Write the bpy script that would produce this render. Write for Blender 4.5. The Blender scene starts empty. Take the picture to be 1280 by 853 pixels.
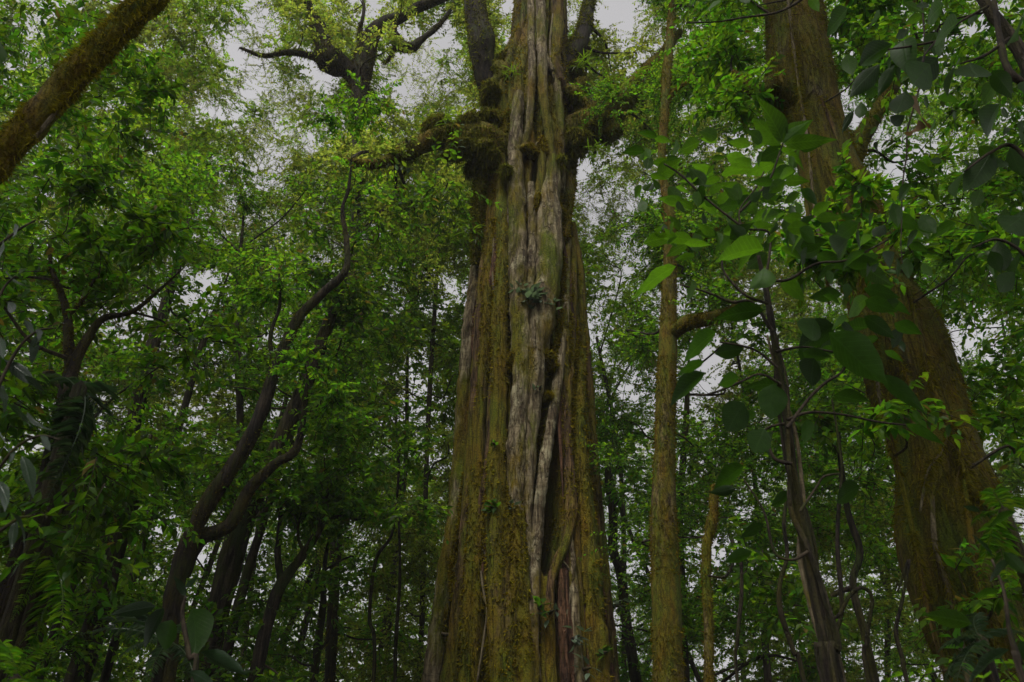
import bpy, math, random
import numpy as np
from mathutils import Matrix, Vector

# ------------------------------------------------------------------ camera, sky, sun, exposure
sc = bpy.context.scene
COL = sc.collection
F_PX, CX, CY = 980.0, 640.0, 426.5          # photograph is 1280 x 853
PITCH = math.radians(30.0)
CAM = np.array([0.0, 0.0, 1.6])
cam_data = bpy.data.cameras.new('camera')
cam_data.sensor_width = 36.0
cam_data.lens = 36.0 * F_PX / 1280.0
cam_data.clip_start = 0.05
cam_data.clip_end = 2000.0
cam_data.dof.use_dof = True
cam_data.dof.focus_distance = 13.0
cam_data.dof.aperture_fstop = 3.5
cam = bpy.data.objects.new('camera', cam_data)
cam.location = CAM
cam.rotation_euler = (math.radians(90) + PITCH, 0, 0)
COL.objects.link(cam)
sc.camera = cam

SUN_EL, SUN_AZ = math.radians(60), math.radians(205)   # azimuth clockwise from +Y: behind the camera, a little left
world = bpy.data.worlds.new('World')
sc.world = world
world.use_nodes = True
wn = world.node_tree
wn.nodes.clear()
sky = wn.nodes.new('ShaderNodeTexSky')
sky.sky_type = 'NISHITA'
sky.sun_disc = False
sky.sun_elevation = SUN_EL
sky.sun_rotation = SUN_AZ
sky.dust_density = 4.0
hsv = wn.nodes.new('ShaderNodeHueSaturation')
hsv.inputs['Saturation'].default_value = 0.12
mixw = wn.nodes.new('ShaderNodeMix')
mixw.data_type = 'RGBA'
mixw.inputs['Factor'].default_value = 0.85              # overcast: an even veil over the clear sky
mixw.inputs['B'].default_value = (3.15, 3.08, 3.15, 1)
bg = wn.nodes.new('ShaderNodeBackground')
bg.inputs['Strength'].default_value = 0.10
wo = wn.nodes.new('ShaderNodeOutputWorld')
wn.links.new(sky.outputs['Color'], hsv.inputs['Color'])
wn.links.new(hsv.outputs['Color'], mixw.inputs['A'])
wtc = wn.nodes.new('ShaderNodeTexCoord')
wnz = wn.nodes.new('ShaderNodeTexNoise'); wnz.inputs['Scale'].default_value = 3.5; wnz.inputs['Detail'].default_value = 5.0
wmr = wn.nodes.new('ShaderNodeMapRange'); wmr.inputs['From Min'].default_value = 0.3; wmr.inputs['From Max'].default_value = 0.7
wmr.inputs['To Min'].default_value = 0.90; wmr.inputs['To Max'].default_value = 1.18
wmx = wn.nodes.new('ShaderNodeVectorMath'); wmx.operation = 'SCALE'
wn.links.new(wtc.outputs['Generated'], wnz.inputs['Vector'])
wn.links.new(wnz.outputs['Fac'], wmr.inputs['Value'])
wn.links.new(mixw.outputs['Result'], wmx.inputs[0]); wn.links.new(wmr.outputs[0], wmx.inputs['Scale'])
wn.links.new(wmx.outputs[0], bg.inputs['Color'])
wn.links.new(bg.outputs['Background'], wo.inputs['Surface'])

sun_data = bpy.data.lights.new('sun', 'SUN')
sun_data.energy = 1.5
sun_data.angle = math.radians(25)
sun_data.color = (1.0, 0.96, 0.90)
sun = bpy.data.objects.new('sun', sun_data)
to_sun = Vector((math.sin(SUN_AZ) * math.cos(SUN_EL), math.cos(SUN_AZ) * math.cos(SUN_EL), math.sin(SUN_EL)))
sun.rotation_euler = to_sun.to_track_quat('Z', 'Y').to_euler()
sun.location = (0, 0, 60)
COL.objects.link(sun)

sc.view_settings.view_transform = 'Standard'
sc.view_settings.look = 'None'
sc.view_settings.exposure = 0.74
sc.view_settings.gamma = 1.0
sc.view_settings.use_curve_mapping = False
sc.render.engine = 'CYCLES'
cy = sc.cycles
cy.max_bounces = 8
cy.diffuse_bounces = 6
cy.glossy_bounces = 2
cy.transmission_bounces = 4
cy.volume_bounces = 0
cy.transparent_max_bounces = 4
cy.caustics_reflective = False
cy.caustics_refractive = False
cy.use_denoising = True
cy.use_light_tree = False
cy.sample_clamp_indirect = 4.0

rng = np.random.default_rng(11)
UP = np.array([0.0, 0.0, 1.0])

# ------------------------------------------------------------------ pixel <-> place
SP, CP = math.sin(PITCH), math.cos(PITCH)

def P(px, py, Y):
    dx, dy = (px - CX) / F_PX, (CY - py) / F_PX
    d = np.array([dx, CP - dy * SP, SP + dy * CP])
    return CAM + d * (Y / d[1])

def depth(p):
    q = np.asarray(p, float) - CAM
    return q[..., 1] * CP + q[..., 2] * SP

def project(p):
    q = np.asarray(p, float) - CAM
    z = q[..., 1] * CP + q[..., 2] * SP
    return CX + F_PX * q[..., 0] / z, CY - F_PX * (q[..., 2] * CP - q[..., 1] * SP) / z

def nrm(v):
    return v / np.maximum(np.linalg.norm(v, axis=-1, keepdims=True), 1e-9)

# ------------------------------------------------------------------ mesh helpers
def mesh_from(name, V, Fs, smooth=False):
    V = np.ascontiguousarray(V, dtype=np.float32)
    me = bpy.data.meshes.new(name)
    me.vertices.add(len(V))
    me.vertices.foreach_set('co', V.ravel())
    if not isinstance(Fs, (list, tuple)):
        Fs = [Fs]
    Fs = [np.asarray(f, dtype=np.int32) for f in Fs if len(f)]
    loops = np.concatenate([f.ravel() for f in Fs])
    tot = np.concatenate([np.full(len(f), f.shape[1], np.int32) for f in Fs])
    start = np.concatenate([[0], np.cumsum(tot)[:-1]]).astype(np.int32)
    me.loops.add(len(loops))
    me.loops.foreach_set('vertex_index', loops)
    me.polygons.add(len(tot))
    me.polygons.foreach_set('loop_start', start)
    me.polygons.foreach_set('use_smooth', np.full(len(tot), smooth, dtype=bool))
    me.update(calc_edges=True)
    return me

def join(parts):
    """[(V, F)] with F of one width -> one (V, F)"""
    Vs, Fs, o = [], [], 0
    for V, F in parts:
        Vs.append(V); Fs.append(np.asarray(F) + o); o += len(V)
    return np.concatenate(Vs), np.concatenate(Fs)

class Thing:
    def __init__(self, name, label, cat, base, group=None):
        self.base = np.array(base, float)
        self.root = bpy.data.objects.new(name, None)
        self.root.empty_display_size = 0.2
        self.root.location = self.base
        self.root['label'] = label
        self.root['category'] = cat
        if group:
            self.root['group'] = group
        COL.objects.link(self.root)
    def part(self, name, V, F, mat, kind=None, smooth=True, parent=None, label=None):
        me = mesh_from(name, np.asarray(V) - self.base, F, smooth)
        me.materials.append(M[mat])
        o = bpy.data.objects.new(name, me)
        o.parent = parent or self.root
        if kind:
            o['kind'] = kind
        if label:
            o['label'] = label
        COL.objects.link(o)
        return o
    def inst(self, name, me, mat4, parent=None, label=None):
        o = bpy.data.objects.new(name, me)
        o.parent = parent or self.root
        o.matrix_local = Matrix.Translation(-Vector(self.base)) @ mat4
        if label:
            o['label'] = label
        COL.objects.link(o)
        return o

def wob(p, seed, scale=1.0, octaves=3):
    """cheap smooth noise in [-1,1] for arrays of points"""
    r = np.random.default_rng(seed)
    out, amp, tot = np.zeros(p.shape[:-1]), 1.0, 0.0
    for o in range(octaves):
        for k in range(3):
            d = r.normal(size=3) * scale * (2.1 ** o)
            out += amp * np.sin(p @ d + r.uniform(0, 6.28))
        tot += amp * 1.9
        amp *= 0.5
    return out / tot

def spline(pts, n_per=6):
    p = np.asarray(pts, float)
    if len(p) < 3:
        t = np.linspace(0, 1, n_per + 1)[:, None]
        return p[0] * (1 - t) + p[-1] * t
    q = np.vstack([2 * p[0] - p[1], p, 2 * p[-1] - p[-2]])
    out = []
    for i in range(1, len(q) - 2):
        t = np.linspace(0, 1, n_per, endpoint=False)[:, None]
        a, b, c, d = q[i - 1], q[i], q[i + 1], q[i + 2]
        out.append(0.5 * ((2 * b) + (c - a) * t + (2 * a - 5 * b + 4 * c - d) * t ** 2 + (3 * b - a - 3 * c + d) * t ** 3))
    out.append(p[-1:])
    return np.vstack(out)

def tube(pts, rad, sides=8, n_per=6, rough=0.0, rscale=1.5, seed=1, fibre=0.0, tip=True):
    """tapered limb through pts; returns V, quads (end closed by a small pinched ring)"""
    pr = np.column_stack([np.asarray(pts, float), np.asarray(rad, float)])
    s = spline(pr, n_per)
    c, r = s[:, :3], np.maximum(s[:, 3], 1e-4)
    if tip:
        c = np.vstack([c, c[-1] + (c[-1] - c[-2]) * 0.15])
        r = np.append(r, r[-1] * 0.02)
    t = nrm(np.gradient(c, axis=0))
    ref = np.array([0.31, -0.94, 0.12])
    u = np.zeros_like(c)
    v0 = ref - t[0] * (ref @ t[0])
    u[0] = v0 / np.linalg.norm(v0)
    for i in range(1, len(c)):
        w = u[i - 1] - t[i] * (u[i - 1] @ t[i])
        u[i] = w / np.linalg.norm(w)
    v = np.cross(t, u)
    a = np.linspace(0, 2 * np.pi, sides, endpoint=False)
    ring = np.cos(a)[None, :, None] * u[:, None] + np.sin(a)[None, :, None] * v[:, None]
    R = r[:, None] * np.ones(sides)
    if rough:
        pos = c[:, None] + ring * r[:, None, None]
        R = R * (1 + rough * wob(pos, seed, rscale))
        if fibre:
            R = R + fibre * wob(pos * np.array([1, 1, .08]), seed + 5, 22.0, 2) + fibre * .7 * wob(pos * np.array([1, 1, .3]), seed + 6, 45.0, 2) * np.minimum(1, r / .06)[:, None]
    V = (c[:, None] + ring * R[..., None])
    n = len(c)
    i = np.arange(n - 1)[:, None] * sides
    j = np.arange(sides)[None]
    k = (j + 1) % sides
    Fq = np.stack([i + j, i + k, i + sides + k, i + sides + j], -1).reshape(-1, 4)
    return V.reshape(-1, 3), Fq

def tri_of(F):
    F = np.asarray(F)
    return F if F.shape[1] == 3 else np.vstack([F[:, [0, 1, 2]], F[:, [0, 2, 3]]])

def fuzz(V, F, n, length, r, down=0.6, width=0.22, mask=None, seed=0, mscale=1.0, mthr=-0.2):
    """short moss blades standing on a surface"""
    T = tri_of(F)
    A, B, C = V[T[:, 0]], V[T[:, 1]], V[T[:, 2]]
    nn = np.cross(B - A, C - A)
    area = np.linalg.norm(nn, axis=1)
    ok = area > 1e-9
    A, B, C, nn, area = A[ok], B[ok], C[ok], nn[ok], area[ok]
    idx = r.choice(len(A), n, p=area / area.sum())
    a, b = r.random(n), r.random(n)
    f = a + b > 1
    a[f], b[f] = 1 - a[f], 1 - b[f]
    p = A[idx] + (B - A)[idx] * a[:, None] + (C - A)[idx] * b[:, None]
    nv = nrm(nn[idx])
    m = wob(p, seed + 77, mscale) > mthr
    if mask is not None:
        m &= mask(p, nv)
    p, nv = p[m], nv[m]
    n = len(p)
    d = nrm(nv + np.array([0, 0, -down]) * r.random((n, 1)) * 1.6 + r.normal(size=(n, 3)) * 0.45)
    s = nrm(np.cross(d, r.normal(size=(n, 3))))
    L = length * (0.4 + r.random((n, 1)) ** 2 * 1.4)
    Vv = np.stack([p - s * L * width, p + s * L * width, p + d * L], 1).reshape(-1, 3)
    return Vv, np.arange(3 * n).reshape(-1, 3)

# leaf templates: x along the leaf, y across, z normal
KITE = (np.array([[0, 0, 0], [.42, .27, .05], [1, 0, -.06], [.42, -.27, .05]], float), np.array([[0, 1, 2], [0, 2, 3]]))

def oval_leaf(n=5, width=0.5, droop=0.18, fold=0.10, tipx=1.25, wave=0.0, base=0.75):
    xs = np.linspace(0, 1, n + 1)
    V, Fc = [], []
    for i, x in enumerate(xs):
        w = width * 0.5 * (math.sin(math.pi * x ** base) ** tipx if 0 < x < 1 else 0)
        z = -droop * x * x
        V += [[x, 0, z], [x, w, z + fold * w * 2 + wave * math.sin(x * 17)], [x, -w, z + fold * w * 2 - wave * math.sin(x * 15)]]
    for i in range(n):
        a, b = 3 * i, 3 * i + 3
        if i == 0:
            Fc += [[a, b + 1, b], [a, b, b + 2]]
        elif i == n - 1:
            Fc += [[a, a + 1, b], [a, b, a + 2]]
        else:
            Fc += [[a, a + 1, b + 1], [a, b + 1, b], [a, b, b + 2], [a, b + 2, a + 2]]
    V = np.array(V, float)
    Fc = np.array(Fc)
    used = np.unique(Fc)
    remap = np.zeros(len(V), int); remap[used] = np.arange(len(used))
    return V[used], remap[Fc]

OVAL = oval_leaf(3, 0.46)
STRAP = oval_leaf(4, 0.085, 0.55, 0.2, 0.6)

def stamp(tmpl, pos, d, n, L, W=None):
    tv, tf = tmpl
    d = nrm(d)
    n = nrm(n - d * np.sum(n * d, 1, keepdims=True))
    b = np.cross(n, d)
    W = L if W is None else W
    V = (pos[:, None] + d[:, None] * (tv[None, :, 0:1] * L[:, None, None])
         + b[:, None] * (tv[None, :, 1:2] * W[:, None, None]) + n[:, None] * (tv[None, :, 2:3] * L[:, None, None]))
    k = len(tv)
    Fc = tf[None] + (np.arange(len(pos)) * k)[:, None, None]
    return V.reshape(-1, 3), Fc.reshape(-1, 3)

def sprays(centers, radii, ns, nl, L, r, droop=0.25, flat=0.55, jitter=0.45):
    """leafy twigs radiating from each centre. returns leaf arrays and twig segments"""
    n = len(centers)
    u = r.normal(size=(n, ns, 3)); u[..., 2] = u[..., 2] * flat + 0.1
    u = nrm(u)
    R = np.asarray(radii)[:, None, None]
    o = centers[:, None] + u * R * 0.35 * r.random((n, ns, 1)) + r.normal(size=(n, ns, 3)) * R * 0.16
    ln = R * (0.45 + 0.6 * r.random((n, ns, 1)))
    t = (np.arange(nl) + 0.3 + 0.7 * r.random((n, ns, nl))) / nl
    t = t[..., None]
    pos = o[:, :, None] + u[:, :, None] * ln[:, :, None] * t
    pos[..., 2:] -= droop * ln[:, :, None] * t ** 2
    tan = nrm(u[:, :, None] + np.array([0, 0, -2 * droop]) * t)
    side = nrm(np.cross(tan, UP + r.normal(size=(n, ns, 1, 3)) * 0.45))
    sg = np.where(np.arange(nl) % 2 == 0, 1.0, -1.0)[None, None, :, None]
    d = nrm(tan * 0.6 + side * sg * 0.75 + r.normal(size=pos.shape) * 0.28 + np.array([0, 0, -0.18]))
    nn = UP + r.normal(size=pos.shape) * jitter + np.cross(side, tan) * -0.0
    Ls = L * (0.65 + 0.6 * r.random(pos.shape[:3])) * (1.05 - 0.35 * t[..., 0])
    end = o + u * ln; end[..., 2:] -= droop * ln
    return pos.reshape(-1, 3), d.reshape(-1, 3), nn.reshape(-1, 3), Ls.reshape(-1), o.reshape(-1, 3), end.reshape(-1, 3)

def twig_prisms(a, b, ra):
    """three-sided tapering twigs from a to b"""
    n = len(a)
    d = nrm(b - a)
    s = nrm(np.cross(d, np.array([0.3, 0.5, 0.81]))); w = np.cross(d, s)
    ang = np.array([0, 2.1, 4.2])
    ring = np.cos(ang)[None, :, None] * s[:, None] + np.sin(ang)[None, :, None] * w[:, None]
    V = np.concatenate([a[:, None] + ring * ra, b[:, None]], 1).reshape(-1, 3)
    f = np.array([[0, 1, 3], [1, 2, 3], [2, 0, 3]])
    return V, (f[None] + (np.arange(n) * 4)[:, None, None]).reshape(-1, 3)

# ------------------------------------------------------------------ materials
M = {}

def new_mat(name):
    m = bpy.data.materials.new(name)
    m.use_nodes = True
    nt = m.node_tree
    nt.nodes.clear()
    out = nt.nodes.new('ShaderNodeOutputMaterial')
    M[name] = m
    return m, nt, out

def N(nt, kind, **kw):
    n = nt.nodes.new(kind)
    for k, v in kw.items():
        if k in n.inputs:
            n.inputs[k].default_value = v
        else:
            setattr(n, k, v)
    return n

def ramp(nt, fac, stops):
    r = nt.nodes.new('ShaderNodeValToRGB')
    e = r.color_ramp.elements
    while len(e) < len(stops):
        e.new(0.5)
    for el, (p, c) in zip(e, stops):
        el.position = p
        el.color = (*c, 1) if len(c) == 3 else c
    nt.links.new(fac, r.inputs['Fac'])
    return r.outputs['Color']

def leaf_mat(name, base, trans, rough=0.45, tr=0.5, hue=0.035, val=(0.55, 1.35), old=0.015, spec=0.2):
    m, nt, out = new_mat(name)
    geo = N(nt, 'ShaderNodeNewGeometry')
    wn_ = N(nt, 'ShaderNodeTexWhiteNoise', noise_dimensions='1D')
    nt.links.new(geo.outputs['Random Per Island'], wn_.inputs['W'])
    oi = N(nt, 'ShaderNodeObjectInfo')
    sep = N(nt, 'ShaderNodeSeparateColor')
    nt.links.new(wn_.outputs['Color'], sep.inputs['Color'])
    def vary(col):
        h = N(nt, 'ShaderNodeHueSaturation', Color=(*col, 1))
        mh = N(nt, 'ShaderNodeMapRange'); mh.inputs['To Min'].default_value = 0.5 - hue; mh.inputs['To Max'].default_value = 0.5 + hue * 0.6
        mv = N(nt, 'ShaderNodeMapRange'); mv.inputs['To Min'].default_value = val[0]; mv.inputs['To Max'].default_value = val[1]
        nt.links.new(sep.outputs[0], mh.inputs['Value']); nt.links.new(sep.outputs[1], mv.inputs['Value'])
        ov = N(nt, 'ShaderNodeMapRange'); ov.inputs['To Min'].default_value = 0.68; ov.inputs['To Max'].default_value = 1.25
        nt.links.new(oi.outputs['Random'], ov.inputs['Value'])
        mu = N(nt, 'ShaderNodeMath', operation='MULTIPLY')
        nt.links.new(mv.outputs[0], mu.inputs[0]); nt.links.new(ov.outputs[0], mu.inputs[1])
        nt.links.new(mh.outputs[0], h.inputs['Hue']); nt.links.new(mu.outputs[0], h.inputs['Value'])
        return h.outputs['Color']
    # a few old, yellowing leaves
    gt = N(nt, 'ShaderNodeMath', operation='GREATER_THAN'); gt.inputs[1].default_value = 1 - old
    nt.links.new(sep.outputs[2], gt.inputs[0])
    def aged(col, oldcol):
        mx = N(nt, 'ShaderNodeMix', data_type='RGBA')
        nt.links.new(gt.outputs[0], mx.inputs['Factor'])
        nt.links.new(col, mx.inputs['A']); mx.inputs['B'].default_value = (*oldcol, 1)
        return mx.outputs['Result']
    b = N(nt, 'ShaderNodeBsdfPrincipled', Roughness=rough)
    b.inputs['Specular IOR Level'].default_value = spec
    nt.links.new(aged(vary(base), (0.14, 0.11, 0.02)), b.inputs['Base Color'])
    t = N(nt, 'ShaderNodeBsdfTranslucent')
    nt.links.new(aged(vary(trans), (0.3, 0.22, 0.03)), t.inputs['Color'])
    mix = N(nt, 'ShaderNodeMixShader', Fac=tr)
    nt.links.new(b.outputs[0], mix.inputs[1]); nt.links.new(t.outputs[0], mix.inputs[2])
    nt.links.new(mix.outputs[0], out.inputs['Surface'])
    return m

def veined_leaf_mat(name, base, trans, rough=0.5, tr=0.45, spec=0.25):
    """large single leaves: midrib and side veins from the leaf's own coordinates (x along, y across)"""
    m, nt, out = new_mat(name)
    tc = N(nt, 'ShaderNodeTexCoord')
    sep = N(nt, 'ShaderNodeSeparateXYZ')
    nt.links.new(tc.outputs['Object'], sep.inputs[0])
    ab = N(nt, 'ShaderNodeMath', operation='ABSOLUTE'); nt.links.new(sep.outputs['Y'], ab.inputs[0])
    mid = N(nt, 'ShaderNodeMapRange'); mid.inputs['From Min'].default_value = 0.004; mid.inputs['From Max'].default_value = 0.018
    mid.inputs['To Min'].default_value = 1; mid.inputs['To Max'].default_value = 0
    nt.links.new(ab.outputs[0], mid.inputs['Value'])
    k = N(nt, 'ShaderNodeMath', operation='MULTIPLY_ADD'); k.inputs[1].default_value = -0.9
    nt.links.new(ab.outputs[0], k.inputs[0]); nt.links.new(sep.outputs['X'], k.inputs[2])
    s = N(nt, 'ShaderNodeMath', operation='MULTIPLY'); s.inputs[1].default_value = 75.0
    nt.links.new(k.outputs[0], s.inputs[0])
    sn = N(nt, 'ShaderNodeMath', operation='SINE'); nt.links.new(s.outputs[0], sn.inputs[0])
    vn = N(nt, 'ShaderNodeMapRange'); vn.inputs['From Min'].default_value = 0.86; vn.inputs['From Max'].default_value = 1.0
    nt.links.new(sn.outputs[0], vn.inputs['Value'])
    mx = N(nt, 'ShaderNodeMath', operation='MAXIMUM')
    nt.links.new(mid.outputs[0], mx.inputs[0]); nt.links.new(vn.outputs[0], mx.inputs[1])
    oi = N(nt, 'ShaderNodeObjectInfo')
    def vary(col):
        h = N(nt, 'ShaderNodeHueSaturation', Color=(*col, 1))
        mv = N(nt, 'ShaderNodeMapRange'); mv.inputs['To Min'].default_value = 0.55; mv.inputs['To Max'].default_value = 1.4
        nt.links.new(oi.outputs['Random'], mv.inputs['Value']); nt.links.new(mv.outputs[0], h.inputs['Value'])
        nz = N(nt, 'ShaderNodeTexNoise', Scale=9.0)
        nt.links.new(tc.outputs['Object'], nz.inputs['Vector'])
        mm = N(nt, 'ShaderNodeMix', data_type='RGBA', blend_type='MULTIPLY'); mm.inputs['Factor'].default_value = 0.5
        nt.links.new(h.outputs[0], mm.inputs['A']); nt.links.new(nz.outputs['Fac'], mm.inputs['B'])
        v2 = N(nt, 'ShaderNodeMix', data_type='RGBA')
        f = N(nt, 'ShaderNodeMath', operation='MULTIPLY'); f.inputs[1].default_value = 0.16
        nt.links.new(mx.outputs[0], f.inputs[0]); nt.links.new(f.outputs[0], v2.inputs['Factor'])
        nt.links.new(mm.outputs['Result'], v2.inputs['A']); v2.inputs['B'].default_value = (*[c * 2.2 for c in col], 1)
        return v2.outputs['Result']
    bp = N(nt, 'ShaderNodeBump', Strength=0.35, Distance=0.01); nt.links.new(mx.outputs[0], bp.inputs['Height'])
    b = N(nt, 'ShaderNodeBsdfPrincipled', Roughness=rough)
    b.inputs['Specular IOR Level'].default_value = spec
    nt.links.new(vary(base), b.inputs['Base Color']); nt.links.new(bp.outputs[0], b.inputs['Normal'])
    t = N(nt, 'ShaderNodeBsdfTranslucent'); nt.links.new(vary(trans), t.inputs['Color'])
    mix = N(nt, 'ShaderNodeMixShader', Fac=tr)
    nt.links.new(b.outputs[0], mix.inputs[1]); nt.links.new(t.outputs[0], mix.inputs[2])
    nt.links.new(mix.outputs[0], out.inputs['Surface'])

def bark_mat(name, dark, light, moss, moss_amt, scale=1.0, streak=0.12, bump=0.9, lichen=None, rough=0.85, crack=0.45):
    m, nt, out = new_mat(name)
    tc = N(nt, 'ShaderNodeTexCoord')
    mp = N(nt, 'ShaderNodeMapping'); mp.inputs['Scale'].default_value = (1, 1, streak)
    nt.links.new(tc.outputs['Object'], mp.inputs['Vector'])
    n1 = N(nt, 'ShaderNodeTexNoise', Scale=7.0 * scale, Detail=8.0, Roughness=0.65, Distortion=0.6)
    nt.links.new(mp.outputs[0], n1.inputs['Vector'])
    n2 = N(nt, 'ShaderNodeTexNoise', Scale=26.0 * scale, Detail=6.0, Roughness=0.7)
    nt.links.new(mp.outputs[0], n2.inputs['Vector'])
    add = N(nt, 'ShaderNodeMath', operation='MULTIPLY_ADD'); add.inputs[1].default_value = 0.5
    nt.links.new(n2.outputs['Fac'], add.inputs[0]); nt.links.new(n1.outputs['Fac'], add.inputs[2])
    col = ramp(nt, add.outputs[0], [(0.58, [x * .55 for x in dark]), (0.68, dark), (0.80, [(a + b) / 2 for a, b in zip(dark, light)]), (0.93, light)])
    mr = N(nt, 'ShaderNodeMapping'); mr.inputs['Scale'].default_value = (1, 1, 9)
    nt.links.new(tc.outputs['Object'], mr.inputs['Vector'])
    nr = N(nt, 'ShaderNodeTexNoise', Scale=3.0 * scale, Detail=5.0, Roughness=0.7); nt.links.new(mr.outputs[0], nr.inputs['Vector'])
    rg_ = ramp(nt, nr.outputs['Fac'], [(0.36, (0.45, 0.42, 0.38)), (0.48, (1, 1, 1))])
    mm = N(nt, 'ShaderNodeMix', data_type='RGBA', blend_type='MULTIPLY'); mm.inputs['Factor'].default_value = 0.8
    nt.links.new(col, mm.inputs['A']); nt.links.new(rg_, mm.inputs['B'])
    col = mm.outputs['Result']
    if lichen:
        v = N(nt, 'ShaderNodeTexNoise', Scale=3.2 * scale, Detail=9.0, Roughness=0.75)
        nt.links.new(tc.outputs['Object'], v.inputs['Vector'])
        lf = ramp(nt, v.outputs['Fac'], [(0.52, (0, 0, 0)), (0.62, (1, 1, 1))])
        mx = N(nt, 'ShaderNodeMix', data_type='RGBA'); nt.links.new(lf, mx.inputs['Factor'])
        nt.links.new(col, mx.inputs['A']); mx.inputs['B'].default_value = (*lichen, 1)
        col = mx.outputs['Result']
    # moss: patches elongated down the stem
    mp2 = N(nt, 'ShaderNodeMapping'); mp2.inputs['Scale'].default_value = (1, 1, 0.35)
    nt.links.new(tc.outputs['Object'], mp2.inputs['Vector'])
    n3 = N(nt, 'ShaderNodeTexNoise', Scale=1.6 * scale, Detail=9.0, Roughness=0.68)
    nt.links.new(mp2.outputs[0], n3.inputs['Vector'])
    c = 0.72 - 0.44 * moss_amt
    mf = ramp(nt, n3.outputs['Fac'], [(c - 0.05, (0, 0, 0)), (c + 0.06, (1, 1, 1))])
    n4 = N(nt, 'ShaderNodeTexNoise', Scale=40.0 * scale, Detail=4.0, Roughness=0.7)
    nt.links.new(tc.outputs['Object'], n4.inputs['Vector'])
    mcol = ramp(nt, n4.outputs['Fac'], [(0.3, [x * 0.35 for x in moss]), (0.55, moss), (0.8, [moss[0] * 1.5, moss[1] * 1.5, moss[2] * 1.6])])
    n5 = N(nt, 'ShaderNodeTexNoise', Scale=2.3 * scale, Detail=5.0, Roughness=0.6)
    nt.links.new(mp2.outputs[0], n5.inputs['Vector'])
    tint = ramp(nt, n5.outputs['Fac'], [(0.36, (0.68, 1.0, 0.9)), (0.50, (1, 1, 1)), (0.66, (1.1, 0.78, 0.7))])
    tm = N(nt, 'ShaderNodeMix', data_type='RGBA', blend_type='MULTIPLY'); tm.inputs['Factor'].default_value = 1.0
    nt.links.new(mcol, tm.inputs['A']); nt.links.new(tint, tm.inputs['B'])
    mcol = tm.outputs['Result']
    mix = N(nt, 'ShaderNodeMix', data_type='RGBA'); nt.links.new(mf, mix.inputs['Factor'])
    nt.links.new(col, mix.inputs['A']); nt.links.new(mcol, mix.inputs['B'])
    mc = N(nt, 'ShaderNodeMapping'); mc.inputs['Scale'].default_value = (1, 1, min(1, streak * .7))
    nt.links.new(tc.outputs['Object'], mc.inputs['Vector'])
    nc = N(nt, 'ShaderNodeTexNoise', Scale=8.0 * scale, Detail=4.0, Roughness=0.6, Distortion=0.8); nt.links.new(mc.outputs[0], nc.inputs['Vector'])
    ck = ramp(nt, nc.outputs['Fac'], [(0.455, (1, 1, 1)), (0.495, (0.28, 0.25, 0.22)), (0.505, (0.28, 0.25, 0.22)), (0.545, (1, 1, 1))])
    cm = N(nt, 'ShaderNodeMix', data_type='RGBA', blend_type='MULTIPLY'); cm.inputs['Factor'].default_value = crack
    nt.links.new(mix.outputs['Result'], cm.inputs['A']); nt.links.new(ck, cm.inputs['B'])
    b = N(nt, 'ShaderNodeBsdfPrincipled', Roughness=rough)
    b.inputs['Specular IOR Level'].default_value = 0.25
    nt.links.new(cm.outputs['Result'], b.inputs['Base Color'])
    hm = N(nt, 'ShaderNodeMix', data_type='FLOAT'); nt.links.new(mf, hm.inputs['Factor'])
    nt.links.new(add.outputs[0], hm.inputs['A']); nt.links.new(n4.outputs['Fac'], hm.inputs['B'])
    bp = N(nt, 'ShaderNodeBump', Strength=bump, Distance=0.05 / scale)
    hc = N(nt, 'ShaderNodeMath', operation='ADD'); nt.links.new(hm.outputs['Result'], hc.inputs[0]); nt.links.new(ck, hc.inputs[1])
    nt.links.new(hc.outputs[0], bp.inputs['Height']); nt.links.new(bp.outputs[0], b.inputs['Normal'])
    nt.links.new(b.outputs[0], out.inputs['Surface'])

MOSS = (0.185, 0.158, 0.006)
MOSSG = (0.135, 0.140, 0.008)
leaf_mat('leaf_far', (0.070, 0.125, 0.008), (0.40, 0.68, 0.03), val=(0.5, 1.5))
leaf_mat('leaf_mid', (0.050, 0.120, 0.006), (0.27, 0.60, 0.018), val=(0.35, 1.4))
leaf_mat('leaf_olive', (0.085, 0.115, 0.016), (0.46, 0.60, 0.06), val=(0.5, 1.4))
leaf_mat('leaf_dark', (0.040, 0.100, 0.006), (0.20, 0.48, 0.012), val=(0.4, 1.3), rough=0.4)
leaf_mat('leaf_grey', (0.035, 0.065, 0.028), (0.08, 0.17, 0.04), rough=0.35, tr=0.3, spec=0.4)
leaf_mat('moss_blade', MOSS, (0.28, 0.23, 0.012), rough=0.9, tr=0.35, hue=0.03, val=(0.4, 1.5), spec=0.05)
leaf_mat('moss_green', MOSSG, (0.22, 0.24, 0.02), rough=0.9, tr=0.35, hue=0.03, val=(0.4, 1.5), spec=0.05)
leaf_mat('root_hair', (0.085, 0.065, 0.028), (0.06, 0.05, 0.02), rough=0.9, tr=0.15, hue=0.02, val=(0.4, 1.5), spec=0.05)
leaf_mat('moss_gold', (0.18, 0.160, 0.008), (0.30, 0.27, 0.012), rough=0.9, tr=0.3, hue=0.02, val=(0.35, 1.4), spec=0.05)
leaf_mat('moss_brown', (0.11, 0.096, 0.010), (0.17, 0.15, 0.012), rough=0.9, tr=0.25, hue=0.03, val=(0.4, 1.4), spec=0.05)
veined_leaf_mat('leaf_big', (0.040, 0.105, 0.006), (0.19, 0.45, 0.012))
veined_leaf_mat('leaf_big_dark', (0.022, 0.062, 0.005), (0.07, 0.19, 0.008), rough=0.45)
veined_leaf_mat('leaf_gloss', (0.026, 0.055, 0.022), (0.05, 0.12, 0.025), rough=0.3, tr=0.25, spec=0.45)
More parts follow.
